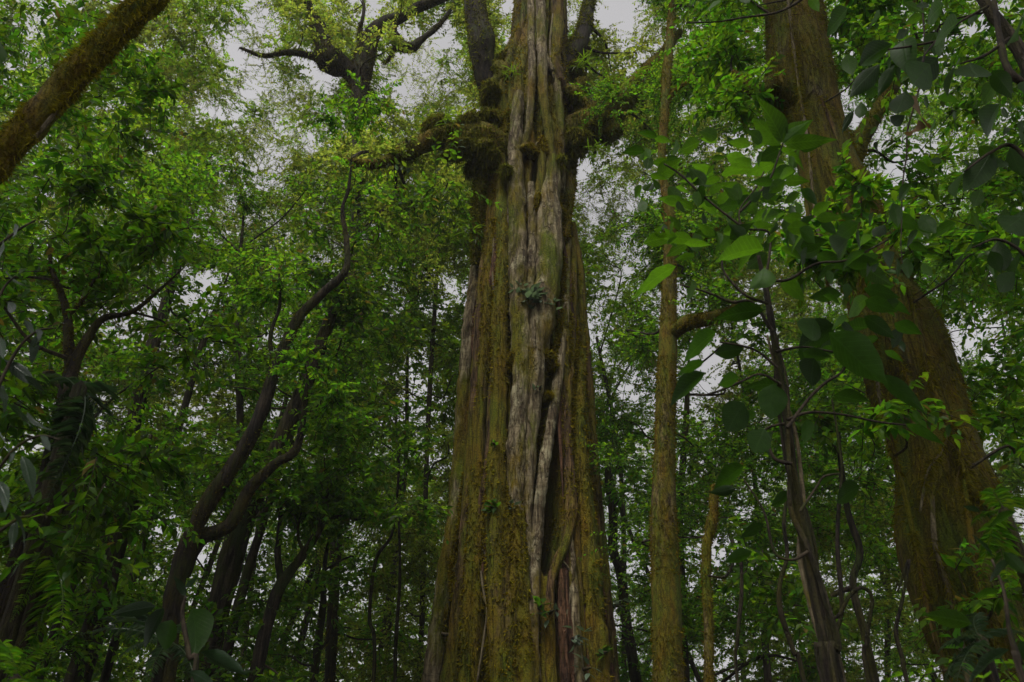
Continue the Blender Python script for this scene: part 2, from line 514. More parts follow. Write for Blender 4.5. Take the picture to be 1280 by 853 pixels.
veined_leaf_mat('leaf_sage', (0.15, 0.21, 0.13), (0.20, 0.30, 0.13), rough=0.4, tr=0.35, spec=0.4)
veined_leaf_mat('leaf_dead', (0.20, 0.115, 0.035), (0.30, 0.17, 0.04), rough=0.7, tr=0.3)
bark_mat('bark_giant', (0.035, 0.022, 0.012), (0.17, 0.105, 0.05), MOSS, 0.62, 1.0)
bark_mat('bark_pale', (0.11, 0.078, 0.042), (0.42, 0.345, 0.205), MOSS, 0.46, 1.0, streak=.2, lichen=(0.38, 0.335, 0.205), crack=0.14)
bark_mat('bark_brown', (0.055, 0.032, 0.015), (0.26, 0.155, 0.07), MOSS, 0.50, 1.1)
bark_mat('bark_mossy', (0.06, 0.040, 0.015), (0.20, 0.13, 0.05), MOSS, 0.80, 1.1)
bark_mat('bark_red', (0.07, 0.035, 0.02), (0.26, 0.13, 0.065), MOSS, 0.15, 1.2)
bark_mat('bark_right', (0.035, 0.025, 0.016), (0.12, 0.092, 0.045), (0.145, 0.130, 0.008), 0.70, 1.8)
bark_mat('bark_dark', (0.016, 0.012, 0.009), (0.065, 0.048, 0.032), (0.055, 0.055, 0.010), 0.48, 2.2)
bark_mat('bark_grey', (0.022, 0.017, 0.012), (0.11, 0.085, 0.055), (0.06, 0.062, 0.012), 0.45, 2.0)
bark_mat('bark_slim', (0.07, 0.048, 0.015), (0.28, 0.22, 0.08), (0.17, 0.150, 0.008), 0.70, 2.6, streak=.4)
bark_mat('bark_gold', (0.05, 0.03, 0.010), (0.16, 0.115, 0.03), (0.19, 0.170, 0.008), 0.78, 2.4, streak=.5)
bark_mat('twig', (0.025, 0.019, 0.013), (0.085, 0.065, 0.04), (0.06, 0.06, 0.012), 0.3, 4.0, bump=0.3)
bark_mat('vine_pale', (0.10, 0.08, 0.045), (0.27, 0.22, 0.13), MOSS, 0.3, 5.0, bump=0.3)
bark_mat('soil', (0.018, 0.012, 0.008), (0.09, 0.06, 0.03), (0.04, 0.055, 0.012), 0.42, 0.8, streak=1.0)

# ------------------------------------------------------------------ the ground
def ground_h(x, y):
    return 0.18 * np.sin(x * 0.31 + 1) * np.cos(y * 0.27) + 0.10 * np.sin(x * 0.9 + y * 0.7) - 0.15

g = np.concatenate([-np.geomspace(150, 0.5, 60), [0], np.geomspace(0.5, 150, 60)])
gx, gy = np.meshgrid(g, g)
gz = ground_h(gx, gy)
nG = len(g)
gi = (np.arange(nG - 1)[:, None] * nG + np.arange(nG - 1)[None]).ravel()
gme = mesh_from('ground', np.stack([gx, gy, gz], -1).reshape(-1, 3), np.stack([gi, gi + 1, gi + nG + 1, gi + nG], 1), True)
gme.materials.append(M['soil'])
go = bpy.data.objects.new('ground', gme)
go['kind'] = 'structure'
go['label'] = 'dark forest floor of soil and leaf litter under the trees'
COL.objects.link(go)

def gz_at(x, y):
    return float(ground_h(np.array(x), np.array(y)))

# ------------------------------------------------------------------ the giant tree
GX, GY = P(654, 853, 12.0)[0], 12.0
prof = [(853, 533, 772), (780, 541, 763), (700, 553, 755), (630, 564, 748), (570, 573, 742), (500, 576, 736), (450, 577, 732),
        (390, 583, 727), (330, 594, 719), (280, 599, 713), (200, 601, 713), (130, 607, 715), (90, 620, 714), (50, 637, 712), (0, 642, 710)]
gz_s, gc_s, gr_s = [], [], []
for py, a, b in prof:
    l, r_ = P(a, py, 12.0), P(b, py, 12.0)
    gz_s.append(l[2]); gc_s.append((l[0] + r_[0]) / 2); gr_s.append((r_[0] - l[0]) / 2 * 0.93)
gz_s = np.array([-0.3, 1.2] + gz_s + [22.0, 27.0]); gc_s = np.array([gc_s[0]] * 2 + gc_s + [gc_s[-1] + .2, gc_s[-1] + .5]); gr_s = np.array([gr_s[0] * 1.5, gr_s[0] * 1.18] + gr_s + [0.42, 0.2])

def g_c(z): return np.interp(z, gz_s, gc_s)
def g_r(z): return np.interp(z, gz_s, gr_s)

def on_giant(px, py):
    """the point of the giant's round bark that is seen at a pixel"""
    dx, dy = (px - CX) / F_PX, (CY - py) / F_PX
    d = np.array([dx, CP - dy * SP, SP + dy * CP])
    best, bt = 1e9, None
    for Y in np.linspace(9.5, 12.1, 500):
        p = CAM + d * (Y / d[1])
        e = math.hypot(p[0] - g_c(p[2]), p[1] - GY) - g_r(p[2])
        if e <= 0:
            return p
        if e < best:
            best, bt = e, p
    return bt

# seams and hollows: (px, py) down the bark, pixel half width, depth as a share of the radius
SEAMS = [
    ([(694, 500), (696, 545), (695, 590), (692, 640), (688, 690), (684, 722)], [5, 11, 17, 20, 16, 6], 0.93),
    ([(638, 250), (637, 300), (635, 350), (637, 400), (640, 470), (640, 520)], [3, 5, 5, 4, 3, 2], 0.30),
    ([(708, 220), (706, 290), (701, 350), (696, 400), (690, 450), (680, 520), (672, 580), (668, 640)], [4, 5, 6, 5, 4, 5, 4, 3], 0.35),
    ([(605, 730), (606, 780), (605, 853), (603, 900)], [3, 7, 8, 8], 0.55),
    ([(613, 660), (614, 690), (616, 715)], [6, 13, 6], 0.30),
    ([(670, 190), (671, 225), (669, 255)], [4, 7, 4], 0.35),
    ([(690, 255), (692, 268), (690, 280)], [4, 7, 4], 0.30),
    ([(586, 600), (582, 680), (572, 740), (562, 800), (548, 853)], [3, 4, 7, 5, 4], 0.25),
    ([(760, 760), (764, 810), (767, 853)], [4, 8, 9], 0.35),
    ([(706, 620), (705, 690), (708, 760)], [2, 4, 2], 0.22),
    ([(668, 60), (669, 110), (672, 150), (676, 190)], [5, 6, 6, 3], 0.25),
]
seam_tab = []
for pts, hw, dep in SEAMS:
    w = np.array([on_giant(*q) for q in pts])
    th = np.arctan2(w[:, 0] - g_c(w[:, 2]), -(w[:, 1] - GY))
    dp = depth(w)
    hwm = np.array(hw) * dp / F_PX / g_r(w[:, 2])
    o = np.argsort(w[:, 2])
    seam_tab.append((w[o, 2], th[o], hwm[o], dep))

def giant_radius(th, z):
    R = g_r(z)
    p = np.stack([np.sin(th) * R, np.cos(th) * R, z * 0.16], -1)
    s = np.zeros_like(R)
    rr = np.random.default_rng(5)
    for k in range(21):                        # flutes that wander a little as they climb
        t0 = k / 21 * 2 * np.pi + rr.uniform(-.12, .12)
        dt = th - t0 - 0.10 * np.sin(z * rr.uniform(.2, .5) + rr.uniform(0, 6)) - 0.02 * (z - 6) * rr.uniform(-1, 1)
        dt = (dt + np.pi) % (2 * np.pi) - np.pi
        s += rr.uniform(.05, .10) * np.exp(-(dt / rr.uniform(.09, .16)) ** 2) - rr.uniform(.04, .16) * np.exp(-((dt - .15) / .04) ** 2)
    s += 0.035 * wob(p, 3, 4.0) + 0.026 * wob(p, 4, 13.0) + 0.012 * wob(p * np.array([1, 1, 3.]), 14, 26.0) + 0.012 * wob(np.stack([np.sin(th) * R, np.cos(th) * R, z], -1), 6, 7.0)
    for zz, tt, hh, dep in seam_tab:
        t = np.interp(z, zz, tt)
        h = np.interp(z, zz, hh)
        end = np.clip(np.minimum(z - zz[0], zz[-1] - z) / 0.4, 0, 1)
        s -= dep * end * np.exp(-np.abs((th - t) / (h * 0.8)) ** (7 if dep > .9 else 3))
    return R * (1 + s) * 0.95

TH = np.linspace(-np.pi, np.pi, 420, endpoint=False)
ZZ = np.concatenate([np.linspace(-0.3, 1.8, 14, endpoint=False), np.linspace(1.8, 18, 330, endpoint=False), np.linspace(18, 27, 40)])
tt, zz = np.meshgrid(TH, ZZ)
rr_ = giant_radius(tt, zz)
GV = np.stack([g_c(zz) + np.sin(tt) * rr_, GY - np.cos(tt) * rr_, zz], -1).reshape(-1, 3)
nT = len(TH)
i = np.arange(len(ZZ) - 1)[:, None] * nT
j = np.arange(nT)[None]
GF = np.stack([i + j, i + (j + 1) % nT, i + nT + (j + 1) % nT, i + nT + j], -1).reshape(-1, 4)
giant = Thing('giant_tree', 'giant central tree, thick fluted trunk wrapped in pale mossy strangler roots', 'tree', (GX, GY, 0))
giant.part('trunk', GV, GF, 'bark_giant')

gparts = []          # surfaces that carry moss
def strand(pts, w, mat, name='root', out=0.15, rough=0.16, sides=26, seed=1, n_per=12):
    c, r = [], []
    w = np.interp(np.linspace(0, 1, len(pts)), np.linspace(0, 1, len(w)), w)
    for (px, py), ww in zip(pts, w):
        p = on_giant(px, py)
        rad = ww / 2 * depth(p) / F_PX
        ax = np.array([g_c(p[2]), GY, p[2]])
        c.append(p + nrm(p - ax) * rad * out)
        r.append(rad)
    V, Fq = tube(c, r, 52 if max(r) > .12 else sides, n_per, rough, 2.2 / max(r), seed, fibre=min(0.012, max(r) * .10))
    ob = giant.part(name, V, Fq, mat)
    gparts.append((V, Fq, mat))
    return ob

r1 = np.random.default_rng(17)
STR = [
    ([(607, 190), (604, 230), (602, 290), (597, 350), (591, 400), (585, 470), (580, 560), (572, 650), (559, 740), (544, 853), (535, 905)], [14, 15, 18, 20, 26], 'bark_pale'),
    ([(613, 200), (611, 290), (605, 360), (599, 450), (592, 560), (585, 650), (578, 740), (566, 853), (560, 905)], [10, 13, 15, 22], 'bark_brown'),
    ([(618, 165), (615, 250), (612, 330), (609, 420), (603, 520), (597, 620), (592, 720), (585, 853), (580, 905)], [9, 13, 16, 24], 'bark_mossy'),
    ([(628, 190), (629, 250), (631, 330), (627, 400), (627, 480), (625, 560), (622, 640), (623, 740), (627, 853), (628, 905)], [12, 20, 24, 30], 'bark_mossy'),
    ([(648, 120), (645, 180), (645, 235), (648, 290), (648, 350), (651, 420), (652, 480), (648, 540), (646, 590), (647, 640), (650, 690)], [14, 22, 24, 24, 22, 12], 'bark_pale'),
    ([(644, 590), (645, 640), (647, 690), (650, 760), (655, 853), (655, 905)], [12, 26, 28, 34, 38], 'bark_mossy'),
    ([(664, 230), (665, 300), (662, 350), (663, 400), (660, 430)], [8, 14, 13, 8], 'bark_pale'),
    ([(690, 200), (686, 240), (686, 280), (684, 330), (677, 390), (669, 440), (666, 490), (663, 540), (661, 590), (660, 640), (662, 700)], [18, 32, 36, 30, 20, 14, 10], 'bark_pale'),
    ([(709, 300), (706, 360), (703, 410), (697, 470), (688, 530), (679, 590), (673, 640), (669, 690), (666, 750), (665, 853), (664, 905)], [8, 12, 14, 15, 18], 'bark_pale'),
    ([(714, 300), (715, 370), (712, 440), (708, 490), (707, 540), (712, 600), (713, 645), (706, 680), (694, 708), (686, 748), (688, 853), (690, 905)], [8, 11, 12, 12, 16], 'bark_brown'),
    ([(709, 640), (713, 690), (715, 740), (718, 800), (722, 853), (724, 905)], [5, 12, 14, 18], 'bark_pale'),
    ([(722, 340), (723, 400), (722, 470), (721, 540), (727, 620), (733, 700), (740, 780), (746, 853), (748, 905)], [10, 18, 26, 34, 40], 'bark_mossy'),
    ([(714, 280), (722, 330), (728, 400), (733, 470), (739, 560), (746, 650), (755, 740), (764, 853), (767, 905)], [8, 11, 13, 16], 'bark_brown'),
    ([(636, 600), (636, 660), (638, 740), (640, 853), (640, 905)], [8, 22, 30, 34], 'bark_mossy'),
    ([(700, 712), (702, 770), (706, 853), (706, 905)], [6, 12, 13, 14], 'bark_red'),
    ([(664, -30), (664, 30), (665, 80), (664, 120), (660, 165), (650, 200)], [8, 9, 10, 9, 8], 'bark_pale'),
    ([(676, -30), (676, 30), (677, 80), (678, 120), (683, 160), (690, 200)], [10, 12, 13, 12, 10], 'bark_pale'),
    ([(679, 66), (686, 84), (694, 100), (697, 135), (700, 190), (701, 240)], [7, 9, 10, 10, 8], 'bark_pale'),
    ([(694, -20), (695, 30), (692, 80), (700, 110), (710, 140)], [14, 15, 14, 10], 'bark_brown'),
    ([(711, 110), (713, 160), (712, 210), (707, 260), (706, 300)], [10, 13, 13, 8], 'bark_mossy'),
    ([(676, 175), (677, 200), (675, 230), (668, 262), (658, 280)], [8, 11, 11, 6], 'bark_mossy'),
    ([(636, 140), (630, 180), (622, 220), (620, 280)], [8, 10, 10, 6], 'bark_mossy'),
]
for k, (pts, w, mat) in enumerate(STR):
    strand(pts, w, mat, seed=20 + k, out=0.12 if max(w) > 30 else 0.42)
for k in range(72):
    y0 = r1.uniform(190, 640); y1 = min(905, y0 + r1.uniform(160, 420))
    u = r1.choice([r1.uniform(.03, .45), r1.uniform(.03, .45), r1.uniform(.76, .97)])
    if k % 3 == 0:
        y0 = r1.uniform(600, 720); y1 = 905; u = r1.choice([r1.uniform(.05, .22), r1.uniform(.38, .6), r1.uniform(.70, .97), r1.uniform(.70, .97)])
    ys = np.linspace(y0, y1, 7)
    us = u + np.cumsum(r1.normal(size=7) * .022)
    pts = []
    for y, v in zip(ys, us):
        a_ = np.interp(y, [p[0] for p in prof][::-1], [p[1] for p in prof][::-1]); b_ = np.interp(y, [p[0] for p in prof][::-1], [p[2] for p in prof][::-1])
        pts.append((a_ + (b_ - a_) * np.clip(v, .03, .97), y))
    ww = r1.uniform(3.5, 10)
    lowred = y0 > 590 and u > .65
    strand(pts, [ww * .1, ww * .9, ww, ww * 1.1, ww * (1.1 if y1 > 900 else .1)], ['bark_brown', 'bark_mossy', 'bark_red', 'bark_pale', 'bark_brown', 'bark_mossy'][2 if lowred else k % 6], seed=160 + k, out=.3, sides=12, n_per=8)
# moss rolls across the bark
for k, (pts, w) in enumerate([
    ([(638, 466), (645, 451), (656, 444), (670, 444), (683, 450), (691, 462)], [10, 17, 17, 11]),
    ([(641, 328), (647, 322), (654, 327)], [4, 7, 4]),
    ([(680, 356), (689, 353), (697, 358)], [4, 8, 5]),
    ([(676, 498), (684, 496), (692, 500)], [4, 7, 4]),
    ([(640, 200), (648, 192), (660, 190), (668, 196)], [8, 16, 10]),
    ([(632, 300), (640, 292), (646, 288)], [4, 6, 4]),
    ([(652, 626), (644, 618), (636, 622)], [5, 9, 5]),
    ([(684, 268), (692, 262), (702, 266)], [6, 10, 6]),
]):
    strand(pts, w, 'bark_mossy', 'moss_roll', out=0.5, rough=0.3, seed=60 + k)
# thin root cords and climbing vines
r2 = np.random.default_rng(21)
CORDS = [
    [(603, 715), (606, 740), (610, 765), (606, 800), (598, 853)], [(600, 640), (598, 670), (606, 690), (618, 705), (634, 725), (648, 745)],
    [(630, 545), (632, 580), (629, 620), (630, 660), (634, 700)], [(712, 470), (718, 510), (724, 545), (726, 590)],
    [(713, 395), (722, 440), (731, 490), (738, 560), (742, 610)], [(577, 700), (568, 720), (556, 750), (547, 770), (552, 790), (572, 794)],
    [(661, 465), (662, 500), (656, 530), (652, 560)], [(718, 650), (712, 690), (716, 740), (722, 790)], [(620, 300), (618, 350), (622, 380), (619, 430), (616, 480)],
    [(611, 270), (612, 330), (607, 380), (605, 440), (601, 520)], [(655, 690), (662, 740), (668, 790), (676, 853)], [(690, 20), (686, 60), (690, 100)],
    [(640, 200), (637, 250), (636, 300)], [(668, 190), (671, 180), (680, 182), (692, 186)], [(700, 700), (712, 720), (708, 760), (698, 800)], [(716, 200), (715, 230), (712, 260)]]
for k, pts in enumerate(CORDS):
    strand(pts, [r2.uniform(2.0, 3.4)] * 2, 'vine_pale', 'vine', out=2.2, rough=0.1, sides=6, seed=90 + k, n_per=6)
# roots on the sides and back of the trunk, down to the soil
for k in range(16):
    th = math.radians(95 + k * 170 / 16 + r2.uniform(-4, 4)) * 1.0
    th = th if k % 2 else th + 0.05
    zs = np.array([-0.2, 1.0, 2.5, 5, 8, 11, 13.5])
    t = th + np.cumsum(r2.normal(size=len(zs)) * 0.05)
    R = g_r(zs)
    c = np.stack([g_c(zs) + np.sin(t) * R, GY - np.cos(t) * R, zs], 1)
    V, Fq = tube(c, np.array([.26, .2, .16, .13, .12, .11, .06]) * r2.uniform(.7, 1.2), 10, 6, 0.15, 3.0, 130 + k)
    giant.part('root', V, Fq, ['bark_brown', 'bark_mossy', 'bark_pale'][k % 3])

def limb_px(pts, w, Ys):
    Ys = np.broadcast_to(np.asarray(Ys, float), (len(pts),)) if np.ndim(Ys) == 0 else np.interp(np.linspace(0, 1, len(pts)), np.linspace(0, 1, len(Ys)), Ys)
    c = np.array([P(x, y, Y) for (x, y), Y in zip(pts, Ys)])
    w = np.interp(np.linspace(0, 1, len(pts)), np.linspace(0, 1, len(w)), w)
    return c, w / 2 * depth(c) / F_PX

GL = [   # pixel path, widths, distance
    ([(650, 165), (628, 130), (611, 102), (604, 75), (601, 45), (594, 10), (586, -40), (575, -110)], [50, 34, 30, 30, 28, 26, 20], [11.9, 11.4, 11.4], 'bark_dark'),
    ([(655, 200), (615, 180), (580, 168), (548, 172), (505, 190), (470, 205), (430, 200)], [54, 44, 34, 24, 16, 6], [11.6, 11.0, 10.6], 'bark_mossy'),
    ([(690, 175), (722, 160), (752, 146), (780, 122), (812, 88), (850, 40)], [50, 42, 34, 22, 10], [11.8, 11.8, 11.6], 'bark_mossy'),
    ([(700, 90), (714, 70), (728, 45), (735, 10), (745, -40)], [30, 24, 20, 14, 10], [11.9, 12.2], 'bark_dark'),
    ([(604, 205), (598, 250), (596, 290), (592, 330)], [18, 16, 12, 5], [11.4, 11.4], 'bark_mossy'),
]
glimbs = []
for k, (pts, w, Ys, mat) in enumerate(GL):
    c, r = limb_px(pts, w, Ys)
    V, Fq = tube(c, r, 14, 8, 0.22, 3.0, 150 + k)
    giant.part('limb', V, Fq, mat)
    glimbs.append((c, r, V, Fq))

# moss cushions at the collar, where the limbs leave the trunk
def cushion(p, rx, ry, rz, seed):
    nth, nph = 26, 16
    a, b = np.meshgrid(np.linspace(0, 2 * np.pi, nth, endpoint=False), np.linspace(0.04, np.pi - 0.04, nph))
    s = np.stack([np.sin(b) * np.cos(a), np.sin(b) * np.sin(a), np.cos(b)], -1)
    k = 1 + 0.55 * wob(s * np.array([rx, ry, rz]) + p, seed, 6.0) + 0.16 * wob(s + p, seed + 1, 11.0)
    V = (p + s * np.array([rx, ry, rz]) * k[..., None]).reshape(-1, 3)
    ii = np.arange(nph - 1)[:, None] * nth; jj = np.arange(nth)[None]
    return V, np.stack([ii + jj, ii + nth + jj, ii + nth + (jj + 1) % nth, ii + (jj + 1) % nth], -1).reshape(-1, 4)

CUSH = [(622, 96, 11.3, .26), (634, 82, 11.5, .22), (614, 120, 11.1, .22), (606, 150, 11.0, .26), (585, 158, 10.9, .26), (560, 168, 10.7, .22), (545, 160, 10.7, .16),
        (598, 185, 10.9, .26), (572, 188, 10.8, .22), (612, 200, 10.9, .16), (640, 150, 11.0, .16), (650, 118, 11.1, .14), (712, 120, 11.4, .22), (716, 90, 11.7, .24),
        (734, 150, 11.5, .26), (752, 165, 11.6, .22), (722, 180, 11.3, .2), (768, 128, 11.6, .22), (700, 200, 11.0, .1), (726, 120, 11.8, .26), (590, 212, 11.1, .15), (632, 215, 10.75, .1)]
cvs = []
for k, (x, y, Y, s) in enumerate(CUSH):
    V, Fq = cushion(P(x, y, Y + .25), s * r2.uniform(.8, 1.5), s, s * r2.uniform(.6, 1.7), 200 + k)
    giant.part('moss_cushion', V, Fq, 'bark_mossy')
    cvs.append((V, Fq))
# moss blades
fb = []
zmask = lambda p, n: (p[:, 1] < GY + .4) & (n[:, 1] < 0.5)
fb.append(fuzz(GV, GF, 120000, 0.05, r2, mask=zmask, seed=2, mscale=2.4, mthr=-0.15))
for V, Fq, mat in gparts:
    if mat == 'bark_mossy':
        fb.append(fuzz(V, Fq, 5500, 0.045, r2, mask=zmask, seed=2, mscale=2.4, mthr=-0.35))
    elif mat == 'bark_brown':
        fb.append(fuzz(V, Fq, 1600, 0.04, r2, mask=zmask, seed=2, mscale=2.4, mthr=0.1))
V, Fq = join(fb)
giant.part('moss', V, Fq, 'moss_blade', 'stuff', False)
fb = [fuzz(V, Fq, 3000, 0.05, r2, down=1.0, seed=8, mscale=3.0, mthr=-.4, width=.2) for V, Fq in cvs]
fb += [fuzz(V, Fq, 500, 0.17, r2, down=5.0, seed=8, mscale=3.0, mthr=-.1, width=.035) for V, Fq in cvs]
fb += [fuzz(V, Fq, 6000, 0.06, r2, down=1.2, seed=9, mscale=2.0, mthr=-.3, width=.16) for c, r, V, Fq in glimbs]
fb += [fuzz(V, Fq, 1500, 0.22, r2, down=6.0, seed=9, mscale=2.5, mthr=0, width=.03, mask=lambda p, n: n[:, 2] < .2) for c, r, V, Fq in glimbs[1:3]]
V, Fq = join(fb)
giant.part('hanging_moss', V, Fq, 'moss_green', 'stuff', False)

# ------------------------------------------------------------------ forest trees
TREES = []

class Tree(Thing):
    """trunk given as a pixel path with widths in pixels at a distance, carried down to the soil"""
    def __init__(self, name, label, pts, w, Y, bark, group=None, layer=None, leaf='leaf_mid', cat='tree', sides=12, rough=0.12, seed=0,
                 extra_base=None, flare=1.25, ground=True, part_name='trunk'):
        c, r = limb_px(pts, w, Y)
        if ground:
            b = c[0]
            if extra_base is not None:
                gp = np.array([*extra_base, 0.0])
            else:
                d = c[1] - c[0]
                lean = d[:2] / max(d[2], 0.3)
                gp = np.array([b[0] - np.clip(lean[0], -.35, .35) * b[2] * 0.6, b[1], 0.0])
            gp[2] = gz_at(gp[0], gp[1]) - 0.15
            c = np.vstack([gp, gp * 0.5 + b * 0.5 + np.array([0, 0, 0.0]), c])
            r = np.concatenate([[r[0] * flare, r[0] * 1.08], r])
        super().__init__(name, label, cat, (c[0][0], c[0][1], c[0][2] + 0.15), group)
        if layer in ('A', 'B', 'B2', 'C') and name != 'big_right_tree':
            r[-1] *= 0.3
        self.c, self.r, self.leaf, self.seed = c, r, leaf, seed
        self.path = spline(np.column_stack([c, r]), 8)
        V, Fq = tube(c, r, sides, 8, rough, 1.2 / max(r.max(), .05), 300 + seed)
        self.bark = bark
        self.trunk = self.part(part_name, V, Fq, bark)
        self.surf = [(V, Fq)]
        self.clumps = []
        self.limbs = []
        self.layer = layer
        TREES.append(self)
    def limb(self, pts, w, Y, mat=None, name='limb', sides=8, rough=0.15):
        c, r = limb_px(pts, w, Y)
        V, Fq = tube(c, r, sides, 7, rough, 1.0 / max(r.max(), .03), 400 + len(self.surf) + self.seed)
        o = self.part(name, V, Fq, mat or self.bark)
        self.surf.append((V, Fq))
        self.limbs.append(spline(np.column_stack([c, r]), 6))
        return o
    def moss(self, n, length, mat='moss_blade', down=0.6, thr=-0.2, mscale=2.0, width=.2, name='moss'):
        rg = np.random.default_rng(500 + self.seed)
        fb = [fuzz(V, Fq, max(60, int(n * len(Fq) / sum(len(f) for _, f in self.surf))), length, rg, down=down, width=width, seed=self.seed, mscale=mscale, mthr=thr,
                   mask=lambda p, nv: nv[:, 1] < 0.55) for V, Fq in self.surf]
        V, Fq = join(fb)
        self.part(name, V, Fq, mat, 'stuff', False)
    def finish(self, L, ns, nl, tmpl=KITE, droop=0.25, jitter=0.45, twig_r=0.006, flat=0.55, name='crown', protos=None):
        if not self.clumps:
            return
        rg = np.random.default_rng(700 + self.seed)
        cc = np.array([c for c, _ in self.clumps]); rad = np.array([r for _, r in self.clumps])
        allp = np.vstack([self.path[len(self.path) // 4:]] + self.limbs)
        d0 = np.array([np.linalg.norm(allp[:, :3] - c, axis=1).min() for c in cc])
        bs = []
        for k in np.argsort(d0):            # each bough leaves the nearest wood already grown
            c = cc[k]
            q = allp[:, :3]
            hd = np.linalg.norm((q - c)[:, :2], axis=1)
            cost = hd + np.abs(q[:, 2] - (c[2] - 0.3 * hd)) * 1.15
            j = int(np.argmin(cost))
            s_, rs = q[j], allp[j, 3]
            ln = np.linalg.norm(c - s_)
            m1 = s_ + (c - s_) * 0.35 + rg.normal(size=3) * ln * 0.09 + np.array([0, 0, 0.05 * ln])
            m2 = s_ + (c - s_) * 0.7 + rg.normal(size=3) * ln * 0.09 + np.array([0, 0, 0.06 * ln])
            r0 = min(rs * 0.62, 0.010 + 0.011 * ln)
            rr = [r0, r0 * .8, r0 * .6, r0 * .4]
            bs.append(tube([s_, m1, m2, c], rr, 5, 4))
            allp = np.vstack([allp, spline(np.column_stack([[s_, m1, m2, c], rr]), 4)[2:]])
        Vb, Fb = join(bs)
        if protos:
            for c, r in zip(cc, rad):
                low = protos if c[2] > 9 else PROTO_LOW[self.leaf]
                me = low[int(rg.integers(len(low)))]
                m = Matrix.Translation(Vector(c)) @ Matrix.Rotation(rg.uniform(0, 6.28), 4, 'Z') @ Matrix.Rotation(rg.normal() * .2, 4, 'X') @ Matrix.Diagonal((r, r, r * rg.uniform(.8, 1.1), 1))
                o = self.inst('leaf_clump', me, m)
                o['kind'] = 'stuff'
            self.part('branches', Vb, Fb, 'twig', 'stuff', False)
            return
        pos, d, n, Ls, a, b = sprays(cc, rad, ns, nl, L, rg, droop, flat, jitter)
        V, Fc = stamp(tmpl, pos, d, n, Ls)
        self.part(name, V, Fc, self.leaf, 'stuff', False)
        Vt, Ft = twig_prisms(a, b, twig_r)
        self.part('branches', np.vstack([Vb, Vt]), [Fb, Ft + len(Vb)], 'twig', 'stuff', False)

def clump_protos(mat, n, ns, nl, L, seed, droop=.3, jitter=.55):
    """leafy clumps of unit radius, shared by the background trees"""
    out = []
    for k in range(n):
        rg = np.random.default_rng(seed + k)
        sub = nrm(rg.normal(size=(4, 3))) * rg.uniform(.25, .5, (4, 1)) * np.array([1, 1, .7])
        pos, d, n_, Ls, a, b = sprays(sub, rg.uniform(.5, .8, 4), ns // 4, nl, L, rg, droop, .55, jitter)
        V, Fc = stamp(KITE, pos, d, n_, Ls)
        Vt, Ft = twig_prisms(a, b, .004)
        Vb, Fb = join([twig_prisms(np.zeros((4, 3)), sub, .010), (Vt, Ft)])
        me = mesh_from('leaf_clump', np.vstack([V, Vb]), [Fc, Fb + len(V)], False)
        me.materials.append(M[mat]); me.materials.append(M['twig'])
        mi = np.zeros(len(Fc) + len(Fb), np.int32); mi[len(Fc):] = 1
        me.polygons.foreach_set('material_index', mi)
        out.append(me)
    return out

# --- trees that can be told apart
lean = Tree('leaning_tree', 'mossy trunk leaning steeply across the upper left corner', [(-70, 268), (0, 195), (46, 147), (86, 104), (137, 50), (184, 0), (240, -60), (300, -120)],
            [38, 36, 35, 34, 34, 35, 34, 30], 4.0, 'bark_gold', seed=1, sides=40, rough=.2, extra_base=(-6.9, 4.0), flare=1.15, leaf='leaf_dark')
lean.limb([(28, 188), (46, 170), (62, 150), (84, 127), (112, 97), (126, 76), (146, 54), (164, 36), (184, 18), (202, -1), (238, -38)], [4, 6, 6, 6, 5], 3.97, 'vine_pale', 'root_cord', 8, 0.1)
lean.moss(50000, 0.05, 'moss_gold', thr=-0.15, mscale=4.0, width=.06, down=1.0)
lean.moss(30000, 0.03, 'moss_brown', thr=-0.6, mscale=3.0, width=.09, down=.6, name='brown_moss')

curve = Tree('curved_tree', 'dark sinuous tree on the left bending right with a second low fork', [(205, 853), (213, 780), (222, 725), (235, 680), (262, 625), (300, 570), (325, 520), (343, 465), (372, 400), (405, 365), (432, 338), (433, 300), (428, 262), (436, 235), (440, 190)],
             [28, 25, 23, 21, 21, 19, 17, 15, 13, 11, 9, 7, 5, 4, 2], 9.0, 'bark_dark', seed=2, sides=16, layer='B')
curve.limb([(228, 720), (250, 675), (288, 656), (310, 615), (342, 582), (370, 562), (380, 515), (384, 470)], [18, 18, 17, 15, 13, 11, 7, 3], 9.1)
curve.limb([(343, 465), (338, 420), (350, 380), (348, 330)], [7, 5, 4, 1.5], 9.2)
curve.moss(9000, 0.022, 'moss_brown', thr=-0.1)

back1 = Tree('forest_tree', 'straight brown trunk leaning right just behind the curved left tree', [(258, 812), (283, 722), (304, 652), (332, 592), (365, 520), (405, 420), (440, 320)], [34, 30, 28, 24, 20, 16, 10], 11.0, 'bark_grey', seed=3, layer='B')
thin1 = Tree('slim_tree', 'slim dark stem leaning right between curved tree and forked sapling', [(280, 830), (308, 720), (328, 655), (348, 592), (372, 520), (392, 450)], [13, 12, 11, 9, 7, 5], 12.0, 'bark_dark', seed=4, layer='B')
fork = Tree('forked_sapling', 'slender sapling splitting into a wide Y at lower left of giant', [(318, 853), (330, 795), (341, 757), (352, 730), (380, 692), (402, 655), (408, 615), (405, 570)], [18, 16, 15, 14, 11, 9, 6, 4], 10.0, 'bark_dark', seed=5, layer='B')
fork.limb([(352, 732), (347, 690), (351, 650), (346, 610), (352, 560)], [10, 8, 7, 5, 3], 10.0)
fork.limb([(402, 655), (425, 645), (450, 650), (480, 640)], [5, 4, 3, 2], 10.0)
fork.limb([(380, 692), (372, 668), (376, 640)], [5, 4, 2], 10.0)
